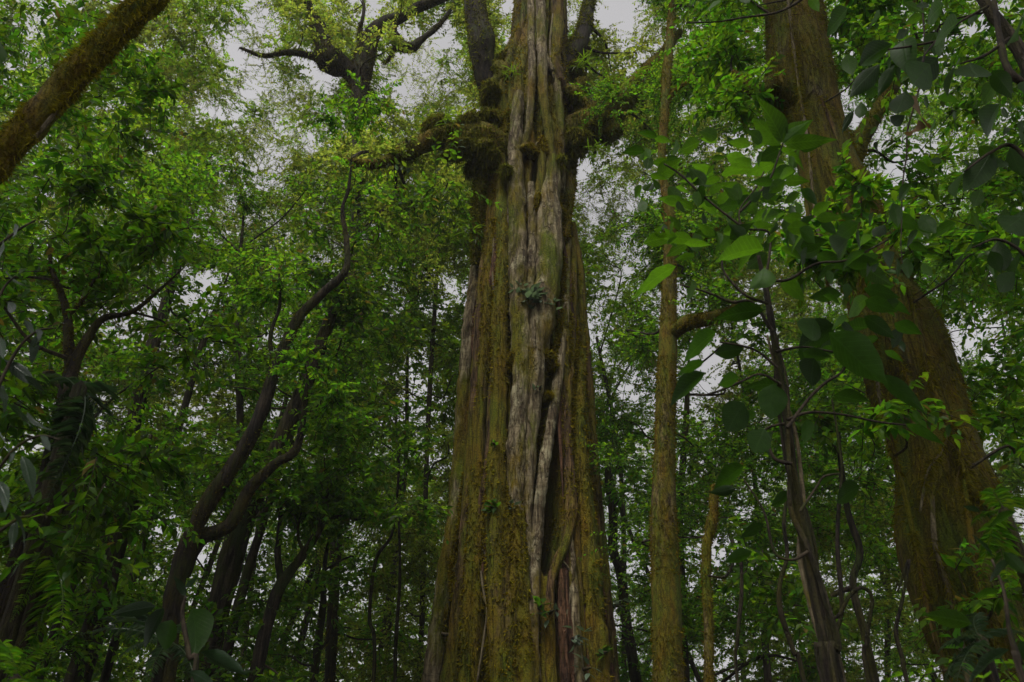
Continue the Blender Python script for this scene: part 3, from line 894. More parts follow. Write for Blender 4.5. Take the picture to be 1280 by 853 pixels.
twist = Tree('twisted_sapling', 'thin kinked sapling between the forked sapling and the giant', [(392, 853), (398, 800), (403, 765), (404, 735), (394, 744), (404, 720), (408, 690), (418, 650)], [10, 10, 9, 8, 7, 6, 5, 3], 13.0, 'bark_dark', seed=6, layer='B')
ldark = Tree('dark_left_tree', 'blackish trunk at left edge forking upward under glossy leaves', [(-10, 800), (15, 740), (38, 670), (60, 600), (74, 540), (90, 462), (112, 420), (130, 398), (165, 390), (200, 362), (235, 330)],
             [36, 33, 30, 26, 22, 16, 11, 8, 6, 4, 2], 5.5, 'bark_dark', seed=7, layer='C', leaf='leaf_dark')
ldark.limb([(90, 470), (86, 430), (84, 395), (76, 365), (64, 335), (62, 300)], [16, 13, 10, 8, 6, 3], 5.5)
ldark.limb([(84, 395), (100, 380), (118, 350)], [7, 5, 3], 5.4)
ldark.moss(7000, 0.02, 'moss_brown', thr=0.0)
lb = Tree('forest_tree', 'broad dark trunk in the lower left corner', [(22, 830), (40, 765), (56, 705), (80, 620), (110, 530)], [44, 40, 36, 30, 22], 8.0, 'bark_dark', seed=8, layer='C', leaf='leaf_dark')
lc = Tree('forest_tree', 'dim mid-sized trunk above the fern at lower left', [(100, 840), (122, 770), (140, 705), (165, 620), (190, 540)], [30, 27, 24, 20, 14], 10.5, 'bark_grey', seed=9, layer='B')
ld = Tree('slim_tree', 'slim pole leaning right between the two lower left trunks', [(58, 820), (92, 728), (122, 650), (150, 575)], [11, 10, 9, 6], 10.0, 'bark_dark', seed=10, layer='B')
le = Tree('forest_tree', 'reddish brown trunk in the middle of the left canopy', [(100, 830), (150, 600), (184, 460), (206, 385), (228, 310), (240, 262), (262, 225), (256, 190)], [18, 18, 17, 14, 9, 6, 4, 1.5], 14.0, 'bark_grey', seed=11, layer='B', leaf='leaf_mid')
le.limb([(230, 302), (222, 268), (216, 238), (228, 205)], [8, 6, 4, 1.5], 14.0)
lf = Tree('slim_tree', 'short dark pole amid leaves left of the curved trunk', [(285, 700), (300, 560), (297, 440), (294, 372), (302, 300), (306, 240)], [9, 9, 9, 7, 4, 2], 13.0, 'bark_dark', seed=12, layer='B')
lg = Tree('slim_tree', 'thin brown stem leaning right beside the left sky gap', [(190, 640), (225, 530), (250, 440), (268, 390), (290, 330)], [9, 9, 8, 6, 2], 12.0, 'bark_grey', seed=13, layer='B')
pole = Tree('slim_tree', 'thin upright pole close to the left of the giant trunk', [(524, 853), (528, 760), (530, 680), (534, 560), (538, 470), (544, 380), (552, 250)], [7, 7, 7, 6, 6, 5, 3], 16.0, 'bark_dark', seed=14, layer='B', leaf='leaf_olive')
topt = Tree('mossy_canopy_tree', 'tall tree behind with dark mossy forking boughs at the top', [(412, 853), (424, 600), (436, 400), (444, 230), (448, 130), (452, 88)], [14, 14, 15, 18, 22, 25], 15.0, 'bark_dark', seed=15, layer='T', leaf='leaf_olive')
topt.limb([(450, 95), (456, 70), (464, 45), (478, 32), (500, 22), (522, 10), (556, -4), (600, -30)], [28, 26, 22, 20, 15, 13, 11, 8], 15.0)
topt.limb([(486, 28), (494, 46), (503, 58), (515, 60), (526, 50), (542, 38), (558, 20), (575, -8)], [14, 13, 14, 14, 9, 7, 5, 3], 15.0)
topt.limb([(450, 100), (432, 88), (415, 78), (406, 60), (400, 38), (388, 15), (380, -20)], [24, 24, 28, 26, 18, 12, 9], 15.0, rough=.35)
topt.limb([(410, 75), (390, 70), (360, 66), (330, 70), (300, 60)], [24, 10, 8, 6, 3], 15.0)
topt.limb([(452, 60), (450, 40), (455, 10), (450, -20)], [6, 5, 4, 3], 15.0)
topt.limb([(494, 55), (488, 72), (480, 80)], [6, 5, 3], 15.0)
topt.moss(26000, 0.08, 'moss_brown', down=1.6, thr=-0.3, width=.10)
slim = Tree('slim_mossy_tree', 'straight slim mossy trunk standing right of the giant', [(836, 853), (833, 750), (830, 650), (831, 550), (834, 450), (836, 380), (838, 300), (835, 255), (827, 215), (828, 180), (831, 140), (833, 100), (838, 40), (842, -50)],
            [38, 37, 33, 26, 24, 19, 16, 14, 10, 10, 11, 11, 10, 8], 9.5, 'bark_slim', seed=16, sides=18, layer='B2', rough=0.06)
slim.limb([(838, 306), (852, 299), (866, 298), (885, 294), (900, 284)], [10, 9, 8, 5, 2], 9.5)
slim.limb([(838, 418), (858, 405), (880, 400), (905, 392), (940, 372)], [18, 20, 19, 12, 4], [9.5, 9.0, 8.4])
slim.limb([(834, 125), (845, 112), (862, 100), (880, 78)], [7, 6, 4, 2], 9.5)
slim.moss(26000, 0.03, 'moss_blade', thr=-0.2, mscale=3.0)
big = Tree('big_right_tree', 'massive shaggy leaning trunk on the right covered in moss and roots', [(1256, 870), (1224, 800), (1206, 730), (1184, 640), (1168, 565), (1148, 490), (1122, 420), (1090, 345), (1060, 275), (1032, 200), (1008, 120), (994, 50), (990, -30), (985, -120)],
           [140, 130, 122, 118, 112, 104, 94, 84, 77, 74, 74, 74, 70, 60], 6.2, 'bark_right', seed=17, sides=40, layer='C', leaf='leaf_dark', rough=0.14)
for k, (pts, w) in enumerate([
    ([(1112, 470), (1112, 540), (1126, 600), (1140, 660), (1160, 760), (1186, 853)], [4, 6, 7, 8]), ([(1100, 390), (1092, 430), (1100, 500), (1112, 560)], [5, 6, 5, 3]),
    ([(1135, 360), (1150, 420), (1165, 480), (1190, 540), (1215, 610), (1240, 640), (1262, 690)], [5, 6, 7, 8, 6]), ([(1060, 300), (1085, 370), (1120, 440), (1140, 490)], [4, 5, 5, 3]),
    ([(1190, 520), (1180, 560), (1160, 590), (1150, 640)], [3, 4, 4, 3]), ([(1000, 140), (1030, 200), (1060, 260), (1072, 300)], [4, 5, 5, 3]), ([(1025, 120), (1050, 180), (1070, 240), (1095, 300)], [4, 5, 5, 3]),
    ([(985, 0), (992, 60), (1000, 120), (1010, 180), (1018, 260), (1030, 330)], [4, 5, 4, 3]), ([(1120, 500), (1140, 530), (1180, 525), (1205, 545)], [3, 4, 4, 3]), ([(1005, 230), (1012, 280), (1030, 320), (1036, 380)], [4, 5, 5, 3]),
    ([(1165, 620), (1170, 690), (1190, 750), (1210, 853)], [5, 7, 8, 8]), ([(1205, 600), (1215, 680), (1230, 760), (1262, 853)], [6, 8, 9, 10])]):
    big.limb(pts, w, 5.75, ['bark_brown', 'vine_pale', 'bark_slim'][k % 3], 'root_cord', 7, 0.12)
big.limb([(1040, 215), (1065, 195), (1078, 170), (1110, 120), (1150, 60)], [40, 30, 22, 16, 8], 6.2)
big.limb([(1010, 130), (975, 110), (950, 115), (915, 90)], [50, 40, 26, 8], 6.1)
big.limb([(1110, 340), (1100, 320), (1112, 300), (1150, 270)], [36, 24, 16, 8], 6.3)
big.moss(80000, 0.045, 'moss_gold', thr=0.0, mscale=3.5, down=1.3, width=.07)
big.moss(45000, 0.045, 'moss_green', thr=0.25, mscale=2.6, down=1.3, width=.08, name='green_moss')
big.moss(9000, 0.16, 'root_hair', thr=-.1, mscale=3.0, down=6., width=.018, name='root_hairs')
stub = Tree('mossy_stub', 'thin golden mossy stem with a broken top right of slim trunk', [(887, 870), (886, 790), (883, 720), (884, 680), (891, 650), (893, 606)], [13, 12, 12, 12, 13, 8], 7.5, 'bark_slim', seed=18, rough=0.2)
stub.moss(6000, 0.02, 'moss_blade', thr=-0.6)
dk = Tree('slim_tree', 'crooked dark stem close to the right of the giant trunk', [(795, 853), (782, 770), (776, 716), (767, 690), (766, 645), (760, 590), (768, 520)], [14, 13, 13, 12, 11, 8, 4], 15.0, 'bark_dark', seed=19, layer='B2')
rd = Tree('slim_tree', 'thin dark pole behind the golden mossy stem', [(858, 853), (853, 740), (850, 640), (858, 520), (862, 420)], [9, 9, 8, 7, 4], 14.0, 'bark_dark', seed=20, layer='B2')
re_ = Tree('slim_tree', 'crooked thin tree between twisted liana stem and big right trunk', [(1098, 870), (1080, 790), (1066, 730), (1075, 690), (1060, 640), (1050, 570), (1046, 480)], [11, 10, 9, 9, 8, 6, 4], 8.0, 'bark_dark', seed=21, layer='B2')
re_.limb([(1066, 735), (1045, 742), (1028, 758), (1018, 780)], [7, 7, 6, 4], 8.0)

# --- background trees lost in the canopy
GROUPS = [
    (-120, 330, 'slim background tree in the left canopy, %s from the left edge', 'background trees on the left'),
    (330, 575, 'slim background tree behind the left of the giant, %s from the giant', 'background trees left of the giant'),
    (740, 1000, 'slim background tree behind the right of the giant, %s from the giant', 'background trees right of the giant'),
    (1000, 1430, 'slim background tree in the far right canopy, %s from the right edge', 'background trees at far right'),
]
ra = np.random.default_rng(31)
far_x = [-110, -20, 45, 165, 205, 335, 365, 450, 480, 570, 745, 800, 875, 930, 960, 1040, 1110, 1170, 1265, 1340, 1420]
for k, x in enumerate(far_x):
    for g0, g1, lab, grp in GROUPS:
        if g0 <= x < g1:
            mem = [q for q in far_x if g0 <= q < g1]
            if grp.endswith('left of the giant') or grp.endswith('far right'):
                mem = mem[::-1]
            lab = lab % ['first', 'second', 'third', 'fourth', 'fifth', 'sixth', 'seventh'][mem.index(x)]
            Y = ra.uniform(23, 32) if k % 2 else ra.uniform(17, 23)
            b = P(x, 853, Y)
            top = np.array([b[0] * 0.97 + ra.normal() * .6, Y, ra.uniform(11, 17)])
            mid = (b + top) / 2 + np.array([ra.normal() * 1.3, 0, 0])
            top[0] += ra.normal() * 1.2
            tx, ty = project(np.array([mid, top]))
            Tree('forest_tree', lab, [(x, 853), (tx[0], ty[0]), (tx[1], ty[1])], [ra.uniform(6, 10), 5, 2], Y, ['bark_grey', 'bark_dark'][k % 2], group=grp, layer='A', seed=40 + k,
                 leaf=['leaf_far', 'leaf_mid', 'leaf_olive', 'leaf_far'][int(ra.integers(4))], sides=8)
            break

for k, (x, Y, lab) in enumerate([(300, 17, 'tall fine-leaved tree filling the upper left sky gap'), (470, 18, 'tall fine-leaved tree behind the giant upper left limb'), (780, 17, 'tall fine-leaved tree behind the giant right limb')]):
    b = P(x, 853, Y)
    tx, ty = project(np.array([[b[0] * .98, Y, 8.0], [b[0] * .95, Y, 11.5]]))
    Tree('fine_leaved_tree', lab, [(x, 853), (tx[0] + (-14, 12, 16)[k], ty[0]), (tx[1], ty[1])], [7, 6, 4], Y, 'bark_grey', layer='F', seed=80 + k, sides=8)

# ------------------------------------------------------------------ crowns: clumps of leafy twigs hung on the trees
GAPS = [(315, 38, 22.9, 38.8), (385, 112, 40.6, 29.9), (300, 128, 29.9, 35.3), (340, 190, 19.4, 35.3), (288, 250, 15.8, 22.9), (520, 95, 29.9, 40.6), (562, 55, 15.8, 29.9), (775, 30, 26.4, 31.8), (742, 255, 28.2, 42.3), (772, 345, 12.3, 14.1), (936, 414, 32, 36), (880, 440, 29.9, 19.4), (868, 492, 22.9, 17.6), (530, 500, 6.3, 26.4), (543, 572, 7.3, 9.7), (165, 402, 38.8, 14.1), (28, 90, 21.1, 13.2), (1205, 432, 26.4, 21.1), (1172, 72, 12.3, 15.8), (1055, 722, 19.4, 10.6), (1095, 815, 21.1, 19.4), (880, 690, 22.9, 14.1), (915, 825, 15.8, 14.1), (777, 700, 7.0, 26.4), (445, 664, 12.3, 7.0), (790, 480, 12.3, 12.3), (1060, 385, 10.6, 17.6), (275, 345, 15.8, 15.8), (330, 80, 17.6, 26.4), (800, 80, 12.3, 15.8), (820, 200, 8.8, 10.6), (440, 150, 22.9, 14.1), (560, 360, 8.8, 15.8)]

def in_gap(px, py, grow=0.0):
    for gx_, gy_, a, b in GAPS:
        if ((px - gx_) / (a + grow)) ** 2 + ((py - gy_) / (b + grow)) ** 2 < 1:
            return True
    return False

rc = np.random.default_rng(77)

def scatter(n, box, Yf, rad, layer, grow=0.5, keep=None):
    """hang n clumps inside the part of the view given by box, each on the nearest tree of its layer"""
    trees = [t for t in TREES if t.layer == layer]
    made = 0
    tries = 0
    while made < n and tries < n * 12:
        tries += 1
        px, py = rc.uniform(box[0], box[1]), rc.uniform(box[2], box[3])
        Y = Yf(px, py)
        c = P(px, py, Y)
        R = rc.uniform(*rad)
        if c[2] > 24 or c[2] < 0.8:
            continue
        if in_gap(px, py, grow * R * F_PX / depth(c)):
            continue
        if keep and not keep(px, py):
            continue
        # stay clear of the giant's trunk
        if abs(c[0] - g_c(c[2])) < g_r(c[2]) + R * 0.7 and abs(c[1] - GY) < g_r(c[2]) + R * 0.8:
            continue
        best, bc = None, 1e9
        for t in trees:
            q = t.path[:, :3]
            k = np.argmin(np.abs(q[:, 2] - c[2]))
            dd = np.linalg.norm((q[k] - c)[:2]) + 0.6 * max(0, c[2] - q[-1, 2]) + rc.uniform(0, 1.2)
            if dd < bc:
                best, bc = t, dd
        best.clumps.append((c, R))
        made += 1

# far layer: fills the frame and a margin around it
farY = lambda px, py: rc.uniform(15, 19) if py < 120 else (rc.uniform(15, 21) if py < 330 else (rc.uniform(15.5, 22) if py < 540 else rc.uniform(19, 35)))
scatter(820, (-160, 1440, 330, 890), farY, (0.9, 1.6), 'A', 0.2)
scatter(260, (380, 1100, 330, 890), farY, (0.7, 1.2), 'A', 0.2)
scatter(520, (-160, 1440, -140, 340), farY, (0.8, 1.4), 'A', 0.4)
scatter(250, (200, 640, -80, 340), lambda px, py: rc.uniform(15, 20), (0.7, 1.2), 'F', -0.65)
scatter(60, (700, 880, -80, 340), lambda px, py: rc.uniform(14, 19), (0.6, 1.1), 'F', -0.5)
scatter(150, (180, 900, -80, 330), lambda px, py: rc.uniform(17, 21), (0.6, 1.0), 'A', -0.3)
scatter(40, (320, 590, 430, 880), lambda px, py: rc.uniform(16, 24), (0.5, 0.9), 'A', 0.3)
scatter(40, (-80, 330, -100, 150), lambda px, py: rc.uniform(13, 18), (0.7, 1.2), 'A', 0.1)
# middle layer, left
midY = lambda px, py: rc.uniform(9.5, 14.5)
scatter(150, (-60, 560, 190, 620), midY, (0.6, 1.0), 'B', 0.5)
scatter(70, (-60, 420, 560, 860), midY, (0.5, 0.9), 'B', 0.5)
scatter(50, (380, 590, 420, 860), lambda px, py: rc.uniform(14, 17), (0.5, 0.9), 'B', 0.5)
scatter(44, (290, 620, -40, 230), lambda px, py: rc.uniform(13.5, 16.5), (0.6, 1.0), 'T', 0.5)
scatter(26, (380, 505, 105, 235), lambda px, py: rc.uniform(12.8, 14.2), (0.5, 0.8), 'T', -9)
scatter(9, (385, 500, 5, 110), lambda px, py: rc.uniform(13.6, 14.6), (0.4, 0.6), 'T', -9)
scatter(60, (1010, 1160, 620, 880), lambda px, py: rc.uniform(12, 24), (0.5, 0.9), 'A', 0)
# middle layer, right
scatter(120, (745, 1110, 420, 860), lambda px, py: rc.uniform(10.5, 16), (0.5, 0.85), 'B2', 0.5)
scatter(60, (760, 980, -40, 380), lambda px, py: rc.uniform(10.2, 13), (0.5, 0.8), 'B2', 0.5)
# near layer: dark leaves on the far left, right and top right
scatter(34, (-80, 200, 220, 700), lambda px, py: rc.uniform(4.8, 8), (0.35, 0.6), 'C', 0.5)
scatter(20, (-60, 210, -60, 160), lambda px, py: rc.uniform(5.5, 8), (0.4, 0.7), 'C', 0.5)
scatter(85, (1060, 1360, -60, 560), lambda px, py: rc.uniform(5.2, 8.5), (0.35, 0.65), 'C', 0.5, keep=lambda x, y: abs(x - np.interp(y, [-50, 200, 430, 600], [990, 1032, 1126, 1170])) > 70 or rc.random() < .1)
scatter(6, (1000, 1075, 230, 470), lambda px, py: rc.uniform(4.8, 5.4), (0.2, 0.32), 'C', -1)
scatter(26, (880, 1100, -60, 130), lambda px, py: rc.uniform(6, 8.5), (0.35, 0.6), 'C', 0.5, keep=lambda x, y: abs(x - 1000) > 70)
scatter(9, (1200, 1360, 560, 880), lambda px, py: rc.uniform(5, 8), (0.35, 0.6), 'C', 0.5)

for t in TREES:                        # leaves round the tips of the trunks and limbs that end in view
    if t.layer in ('B', 'B2', 'C', 'A', 'F') and t is not big:
        for tip_ in [t.path] + t.limbs:
            for _ in range(2):
                t.clumps.append((tip_[-1 - int(rc.integers(0, 5)), :3] + rc.normal(size=3) * .25, rc.uniform(.4, .7)))
PROTO_LOW = {m: clump_protos(m, 4, ns_, 22, L_, 3500 + 10 * k, jitter=1.3, droop=.2) for k, (m, ns_, L_) in enumerate((('leaf_far', 28, .115), ('leaf_mid', 36, .085), ('leaf_olive', 32, .10)))}
fw = np.random.default_rng(55)
fc = []
while len(fc) < 110:
    px, py, Y = fw.uniform(-200, 1480), fw.uniform(600, 900), fw.uniform(35, 46)
    if not in_gap(px, py, -4):
        c = P(px, py, Y)
        fc.append((c, fw.uniform(1.4, 2.4)))
pos, d, n_, Ls, a, b = sprays(np.array([c for c, _ in fc]), np.array([r for _, r in fc]), 22, 16, .2, fw, .3, .6, 1.3)
V, Fc = stamp(KITE, pos, d, n_, Ls)
bs = [twig_prisms(np.array([[c[0] + fw.normal() * .6, c[1], gz_at(c[0], c[1]) - .1]]), c[None], .07) for c, _ in fc]
Vb, Fb = join(bs + [twig_prisms(a, b, .012)])
me = mesh_from('far_wood', np.vstack([V, Vb]), [Fc, Fb + len(V)], False)
me.materials.append(M['leaf_far']); me.materials.append(M['twig'])
mi = np.zeros(len(Fc) + len(Fb), np.int32); mi[len(Fc):] = 1
me.polygons.foreach_set('material_index', mi)
fo = bpy.data.objects.new('far_wood', me)
fo['kind'] = 'stuff'; fo['label'] = 'distant mass of light green forest closing the view'; fo['category'] = 'forest'
COL.objects.link(fo)
PROTO_FINE = clump_protos('leaf_olive', 4, 24, 20, .062, 3900, jitter=.7)
for t in [t for t in TREES if t.layer == 'F']:
    t.finish(0, 0, 0, protos=PROTO_FINE)
PROTO = {m: clump_protos(m, 4, 36, 26, .092, 3000 + 10 * k) for k, m in enumerate(('leaf_far', 'leaf_mid', 'leaf_olive'))}
PROTO['leaf_mid'] = clump_protos('leaf_mid', 4, 44, 30, .072, 3010, droop=.15)
PROTO['leaf_far'] = clump_protos('leaf_far', 3, 32, 22, .115, 3000, droop=.4)
# unseen crowns added to the two near trees, shading both sides of the view
for tree_, x0, x1, n_ in ((big, 1.5, 9.0, 90), (lean, -13.0, -4.5, 120)):
    rh = np.random.default_rng(tree_.seed)
    near = tree_.clumps
    tree_.clumps = [(np.array([rh.uniform(x0, x1), rh.uniform(-3.0, 4.5), rh.uniform(9.5, 19)]), rh.uniform(.8, 1.4)) for _ in range(n_)]
    tree_.finish(0, 0, 0, protos=PROTO['leaf_mid'])
    tree_.clumps = near
for t in TREES:
    if t.layer == 'A':
        t.finish(0, 0, 0, protos=PROTO[t.leaf])
    elif t.layer == 'T':
        t.finish(0.125, 24, 18, droop=0.3, jitter=0.6)
    elif t.layer in ('B', 'B2'):
        t.finish([.085, .12, .10, .14][t.seed % 4], [30, 20, 26, 18][t.seed % 4], [20, 17, 19, 15][t.seed % 4], OVAL if t.seed % 4 == 3 else KITE, droop=[.2, .3, .4, .25][t.seed % 4], jitter=.75)
    elif t.layer == 'C':
        t.finish(0.12, 16, 14, OVAL, droop=0.3)
# the giant's own leafy crown, above and around the collar
class Crown: pass

def crown_on(thing, clumps, starts, L, ns, nl, mat, seed, tmpl=KITE, name='crown', jitter=0.6, droop=.3):
    rg = np.random.default_rng(seed)
    cc = np.array([c for c, _ in clumps]); rad = np.array([r for _, r in clumps])
    pos, d, n, Ls, a, b = sprays(cc, rad, ns, nl, L, rg, droop, .6, jitter)
    V, Fc = stamp(tmpl, pos, d, n, Ls)
    thing.part(name, V, Fc, mat, 'stuff', False)
    Vt, Ft = twig_prisms(a, b, .006)
    bs = []
    for c, s in zip(cc, starts):
        ln = np.linalg.norm(c - s)
        m_ = (s + c) / 2 + rg.normal(size=3) * ln * .1
        bs.append(tube([s, m_, c], [.03 + .01 * ln, .03, .012], 5, 4))
    Vb, Fb = join(bs)
    thing.part('branches', np.vstack([Vb, Vt]), [Fb, Ft + len(Vb)], 'twig', 'stuff', False)

cl, st = [], []
rg3 = np.random.default_rng(91)
for c, r, V, Fq in glimbs[:4]:
    s = spline(c, 6)
    for k in range(8):
        q = s[int(rg3.uniform(.35, 1) * (len(s) - 1))]
        cl.append((q + rg3.normal(size=3) * np.array([.5, .5, .45]) + np.array([0, 1.1, .2]), rg3.uniform(.35, .7))); st.append(q)
for k in range(26):
    z = rg3.uniform(20, 26)
    q = np.array([g_c(z), GY, z])
    a = rg3.uniform(0, 6.28); d = rg3.uniform(2, 5)
    cl.append((q + np.array([math.cos(a) * d, abs(math.sin(a)) * d + .5, rg3.uniform(.5, 2.5)]), rg3.uniform(.7, 1.2))); st.append(q)
crown_on(giant, cl, st, .12, 20, 16, 'leaf_olive', 92)

# ------------------------------------------------------------------ small plants growing on the giant
def rosette(name, label, at, n, L, mat, tmpl, seed, normal, group=None, width=1.0, cat='plant'):
    rg = np.random.default_rng(seed)
    th = Thing(name, label, cat, at, group)
    V0, F0 = tmpl
    me = mesh_from('leaf', V0 * np.array([1, width, 1]), F0, True)
    me.materials.append(M[mat])
    nv = Vector(normal).normalized()
    for k in range(n):
        d = nrm(rg.normal(size=3) * np.array([1, .6, .7]) + np.array(normal) * 0.8 + np.array([0, 0, .15]))
        up = nrm(np.array([0, 0, 1.0]) + rg.normal(size=3) * .3)
        up = nrm(up - d * (up @ d)); b = np.cross(up, d)
        s = L * rg.uniform(.6, 1.2)
        m = Matrix(((d[0], b[0], up[0]), (d[1], b[1], up[1]), (d[2], b[2], up[2]))).to_4x4() @ Matrix.Scale(s, 4)
        p = np.array(at) + rg.normal(size=3) * L * .35 * np.array([1, .3, 1])
        th.inst('leaf', me, Matrix.Translation(Vector(p)) @ m)
    # short stems binding the leaves to the bark
    V, Fq = tube([np.array(at) - np.array(normal) * .1, np.array(at) + np.array(normal) * .03, np.array(at) + np.array(normal) * .1], [.03, .02, .008], 6, 3)
    th.part('stem', V, Fq, 'twig')
    return th

LEAF_SM = oval_leaf(4, 0.5, .2, .1)
FRONT = (0, -1, .15)
for k, (x, y, n, L, mat, lab) in enumerate([
    (664, 380, 34, .20, 'leaf_sage', 'grey-green leafy epiphyte at mid height on the giant trunk'),
    (650, 372, 16, .15, 'leaf_sage', 'small epiphyte cluster touching the mid-height one on its left'),
    (680, 390, 18, .17, 'leaf_sage', 'small epiphyte cluster touching the mid-height one on its right'),
    (622, 640, 14, .15, 'leaf_big', 'green seedling above the dark hollow at left of the trunk'),
    (640, 640, 7, .11, 'leaf_sage', 'tiny shiny seedling beside the trunk hollow'),
    (672, 762, 12, .15, 'leaf_big', 'leafy seedling low on the front of the giant trunk'),
    (684, 768, 8, .14, 'leaf_sage', 'shiny seedling low on the trunk, right of the leafy one'),
    (712, 800, 14, .15, 'leaf_sage', 'bluish leafy plant near the giant foot, lower right'),
    (756, 758, 16, .15, 'leaf_sage', 'bluish creeper plant at right edge of the giant foot'),
    (738, 818, 9, .16, 'leaf_big', 'dark leafed seedling at the bottom right of the giant'),
    (672, 492, 5, .09, 'leaf_sage', 'tiny sprout under the moss roll on the trunk'),
    (625, 562, 7, .1, 'leaf_big', 'little green sprout on the mossy left of the trunk'),
    (722, 838, 7, .14, 'leaf_sage', 'shiny leaf tuft at the very bottom of the giant'),
]):
    p = on_giant(x, y)
    nv = nrm(np.array([p[0] - g_c(p[2]), p[1] - GY, 0.0]))
    rosette('epiphyte_plant', lab, p + nv * .18, n, L, mat, LEAF_SM, 800 + k, nv, 'small plants growing on the giant')
for k, (x, y, Y, n, L, lab) in enumerate([
    (640, 92, 11.2, 30, .22, 'green strap-leaved fern between the upright limb and the trunk'),
    (728, 78, 11.6, 34, .24, 'strap-leaved epiphyte on the right of the upper trunk'),
    (772, 112, 11.4, 40, .27, 'large epiphyte clump on the right limb of the giant'),
    (744, 190, 11.4, 26, .26, 'hanging epiphyte under the right limb of the giant'),
    (560, 150, 10.6, 26, .24, 'fern tuft on the left mossy limb of the giant'),
    (592, 290, 11.3, 26, .28, 'drooping fern on the left edge of the giant trunk'),
    (508, 175, 10.6, 18, .22, 'outer fern tuft at the end of the left mossy limb'),
    (800, 95, 11.4, 36, .28, 'outermost epiphyte near the tip of the right limb'),
]):
    rosette('epiphyte_fern', lab, P(x, y, Y), n, L, 'leaf_dark', STRAP, 830 + k, (0, -.4, -.1), 'ferns on the giant limbs')

# ------------------------------------------------------------------ near plants with large single leaves
BIGLEAF = oval_leaf(7, 0.52, 0.22, 0.10, 1.1, 0.006)
ROUND = oval_leaf(7, 0.82, 0.16, 0.08, 0.8, 0.006)
LANCE = oval_leaf(7, 0.26, 0.30, 0.14, 1.0, 0.004)
LEAFMESH = {}
for nm, wd, tx_ in (('big', .52, 1.1), ('round', .82, .8), ('lance', .26, 1.0)):
    for mt in ('leaf_big', 'leaf_big_dark', 'leaf_gloss', 'leaf_dead'):
        for vv, (dr, fo_, wv) in enumerate(((.22, .10, .006), (.40, .22, .012), (.05, .16, .018), (.30, .02, .02))):
            tm = oval_leaf(8, wd * (1, .9, 1.08, .95)[vv], dr, fo_, tx_, wv)
            bend = tm[0].copy(); bend[:, 1] += (0, .05, -.06, .03)[vv] * bend[:, 0] ** 2
            me = mesh_from('leaf', bend, tm[1], True)
            me.materials.append(M[mt])
            LEAFMESH[nm, mt, vv] = me
VIEWED = nrm(np.array([0, CP, SP]))

class Sapling(Thing):
    def __init__(self, name, label, base, seed, cat='plant', group=None):
        super().__init__(name, label, cat, base, group)
        self.rg = np.random.default_rng(seed)
        self.pts = []
    def twig(self, pts, w, Y, mat='twig', name='twig', sides=7, world=None):
        c, r = limb_px(pts, w, Y)
        if world is not None:
            c = np.vstack([[world], c]); r = np.concatenate([[r[0] * 1.1], r])
        V, Fq = tube(c, r, sides, 7, 0.12, .6 / max(r.max(), .01), int(self.rg.integers(1e6)))
        self.pts.append(spline(c, 7))
        return self.part(name, V, Fq, mat)
    def leaf(self, bx, by, tx, ty, Y, shape='big', mat='leaf_big', wide=1.0, turn=None, petiole=True, label=None):
        rg = self.rg
        b = P(bx, by, Y)
        t = P(tx, ty, Y)
        d0 = t - b
        ln = np.linalg.norm(d0)
        t = t + np.array([0, 1, 0]) * ln * rg.uniform(-.35, .35)
        d = nrm(t - b)
        vd = nrm(b - CAM)
        n = nrm(vd * 0.75 + UP * 0.65 + rg.normal(size=3) * (0.32 if turn is None else turn))
        n = nrm(n - d * (n @ d)); bb = np.cross(n, d)
        L = np.linalg.norm(t - b) * 1.03
        m = Matrix(((d[0], bb[0], n[0]), (d[1], bb[1], n[1]), (d[2], bb[2], n[2]))).to_4x4()
        m = Matrix.Translation(Vector(b)) @ m @ Matrix.Diagonal((L, L * wide, L, 1))
        lo = self.inst('leaf', LEAFMESH[shape, mat, int(rg.integers(4))], m, label=label)
        if petiole and self.pts:
            a = np.vstack(self.pts)
            k = np.argmin(np.linalg.norm(a - b, axis=1))
            q = a[k]
            if np.linalg.norm(q - b) > 0.01:
                mm = (q + b) / 2 + rg.normal(size=3) * np.linalg.norm(q - b) * .1
                V, Fq = tube([q, mm, b + d * 0.02], [.0028, .0022, .0018], 5, 4)
                po = self.part('petiole', V, Fq, 'twig', parent=lo)
                po.matrix_parent_inverse = lo.matrix_local.inverted()

# the broad-leaved sapling on the twisted liana stem
sB = P(1052, 870, 4.0); sB[2] = gz_at(sB[0], sB[1])
sap = Sapling('liana_sapling', 'twisted dark stem of lianas right of centre carrying broad leaves', sB, 900)
stem = [(1046, 870), (1036, 810), (1022, 750), (1010, 690), (1000, 640), (991, 590), (985, 535), (976, 480), (967, 420), (957, 360), (948, 320)]
sap.twig(stem, [24, 22, 18, 15, 13, 12, 11, 10, 9, 7, 4], 4.0, 'bark_dark', 'stem', 12, world=sB - [0, 0, .1])
ph = np.linspace(0, 1, 11)
for k in range(3):
    off = [((13 - 6 * t) * math.sin(11 * t + k * 2.1 + .4 * math.sin(17 * t)), 0) for t in ph]
    sap.twig([(x + o[0], y) for (x, y), o in zip(stem, off)][:9], [10, 9, 7, 7, 5, 4, 3], 4.0 - .06 * math.cos(k * 2.1), ['bark_grey', 'vine_pale', 'bark_dark'][k], 'liana', 8, world=sB + [.08 * (k - 1), -.05, -.1])
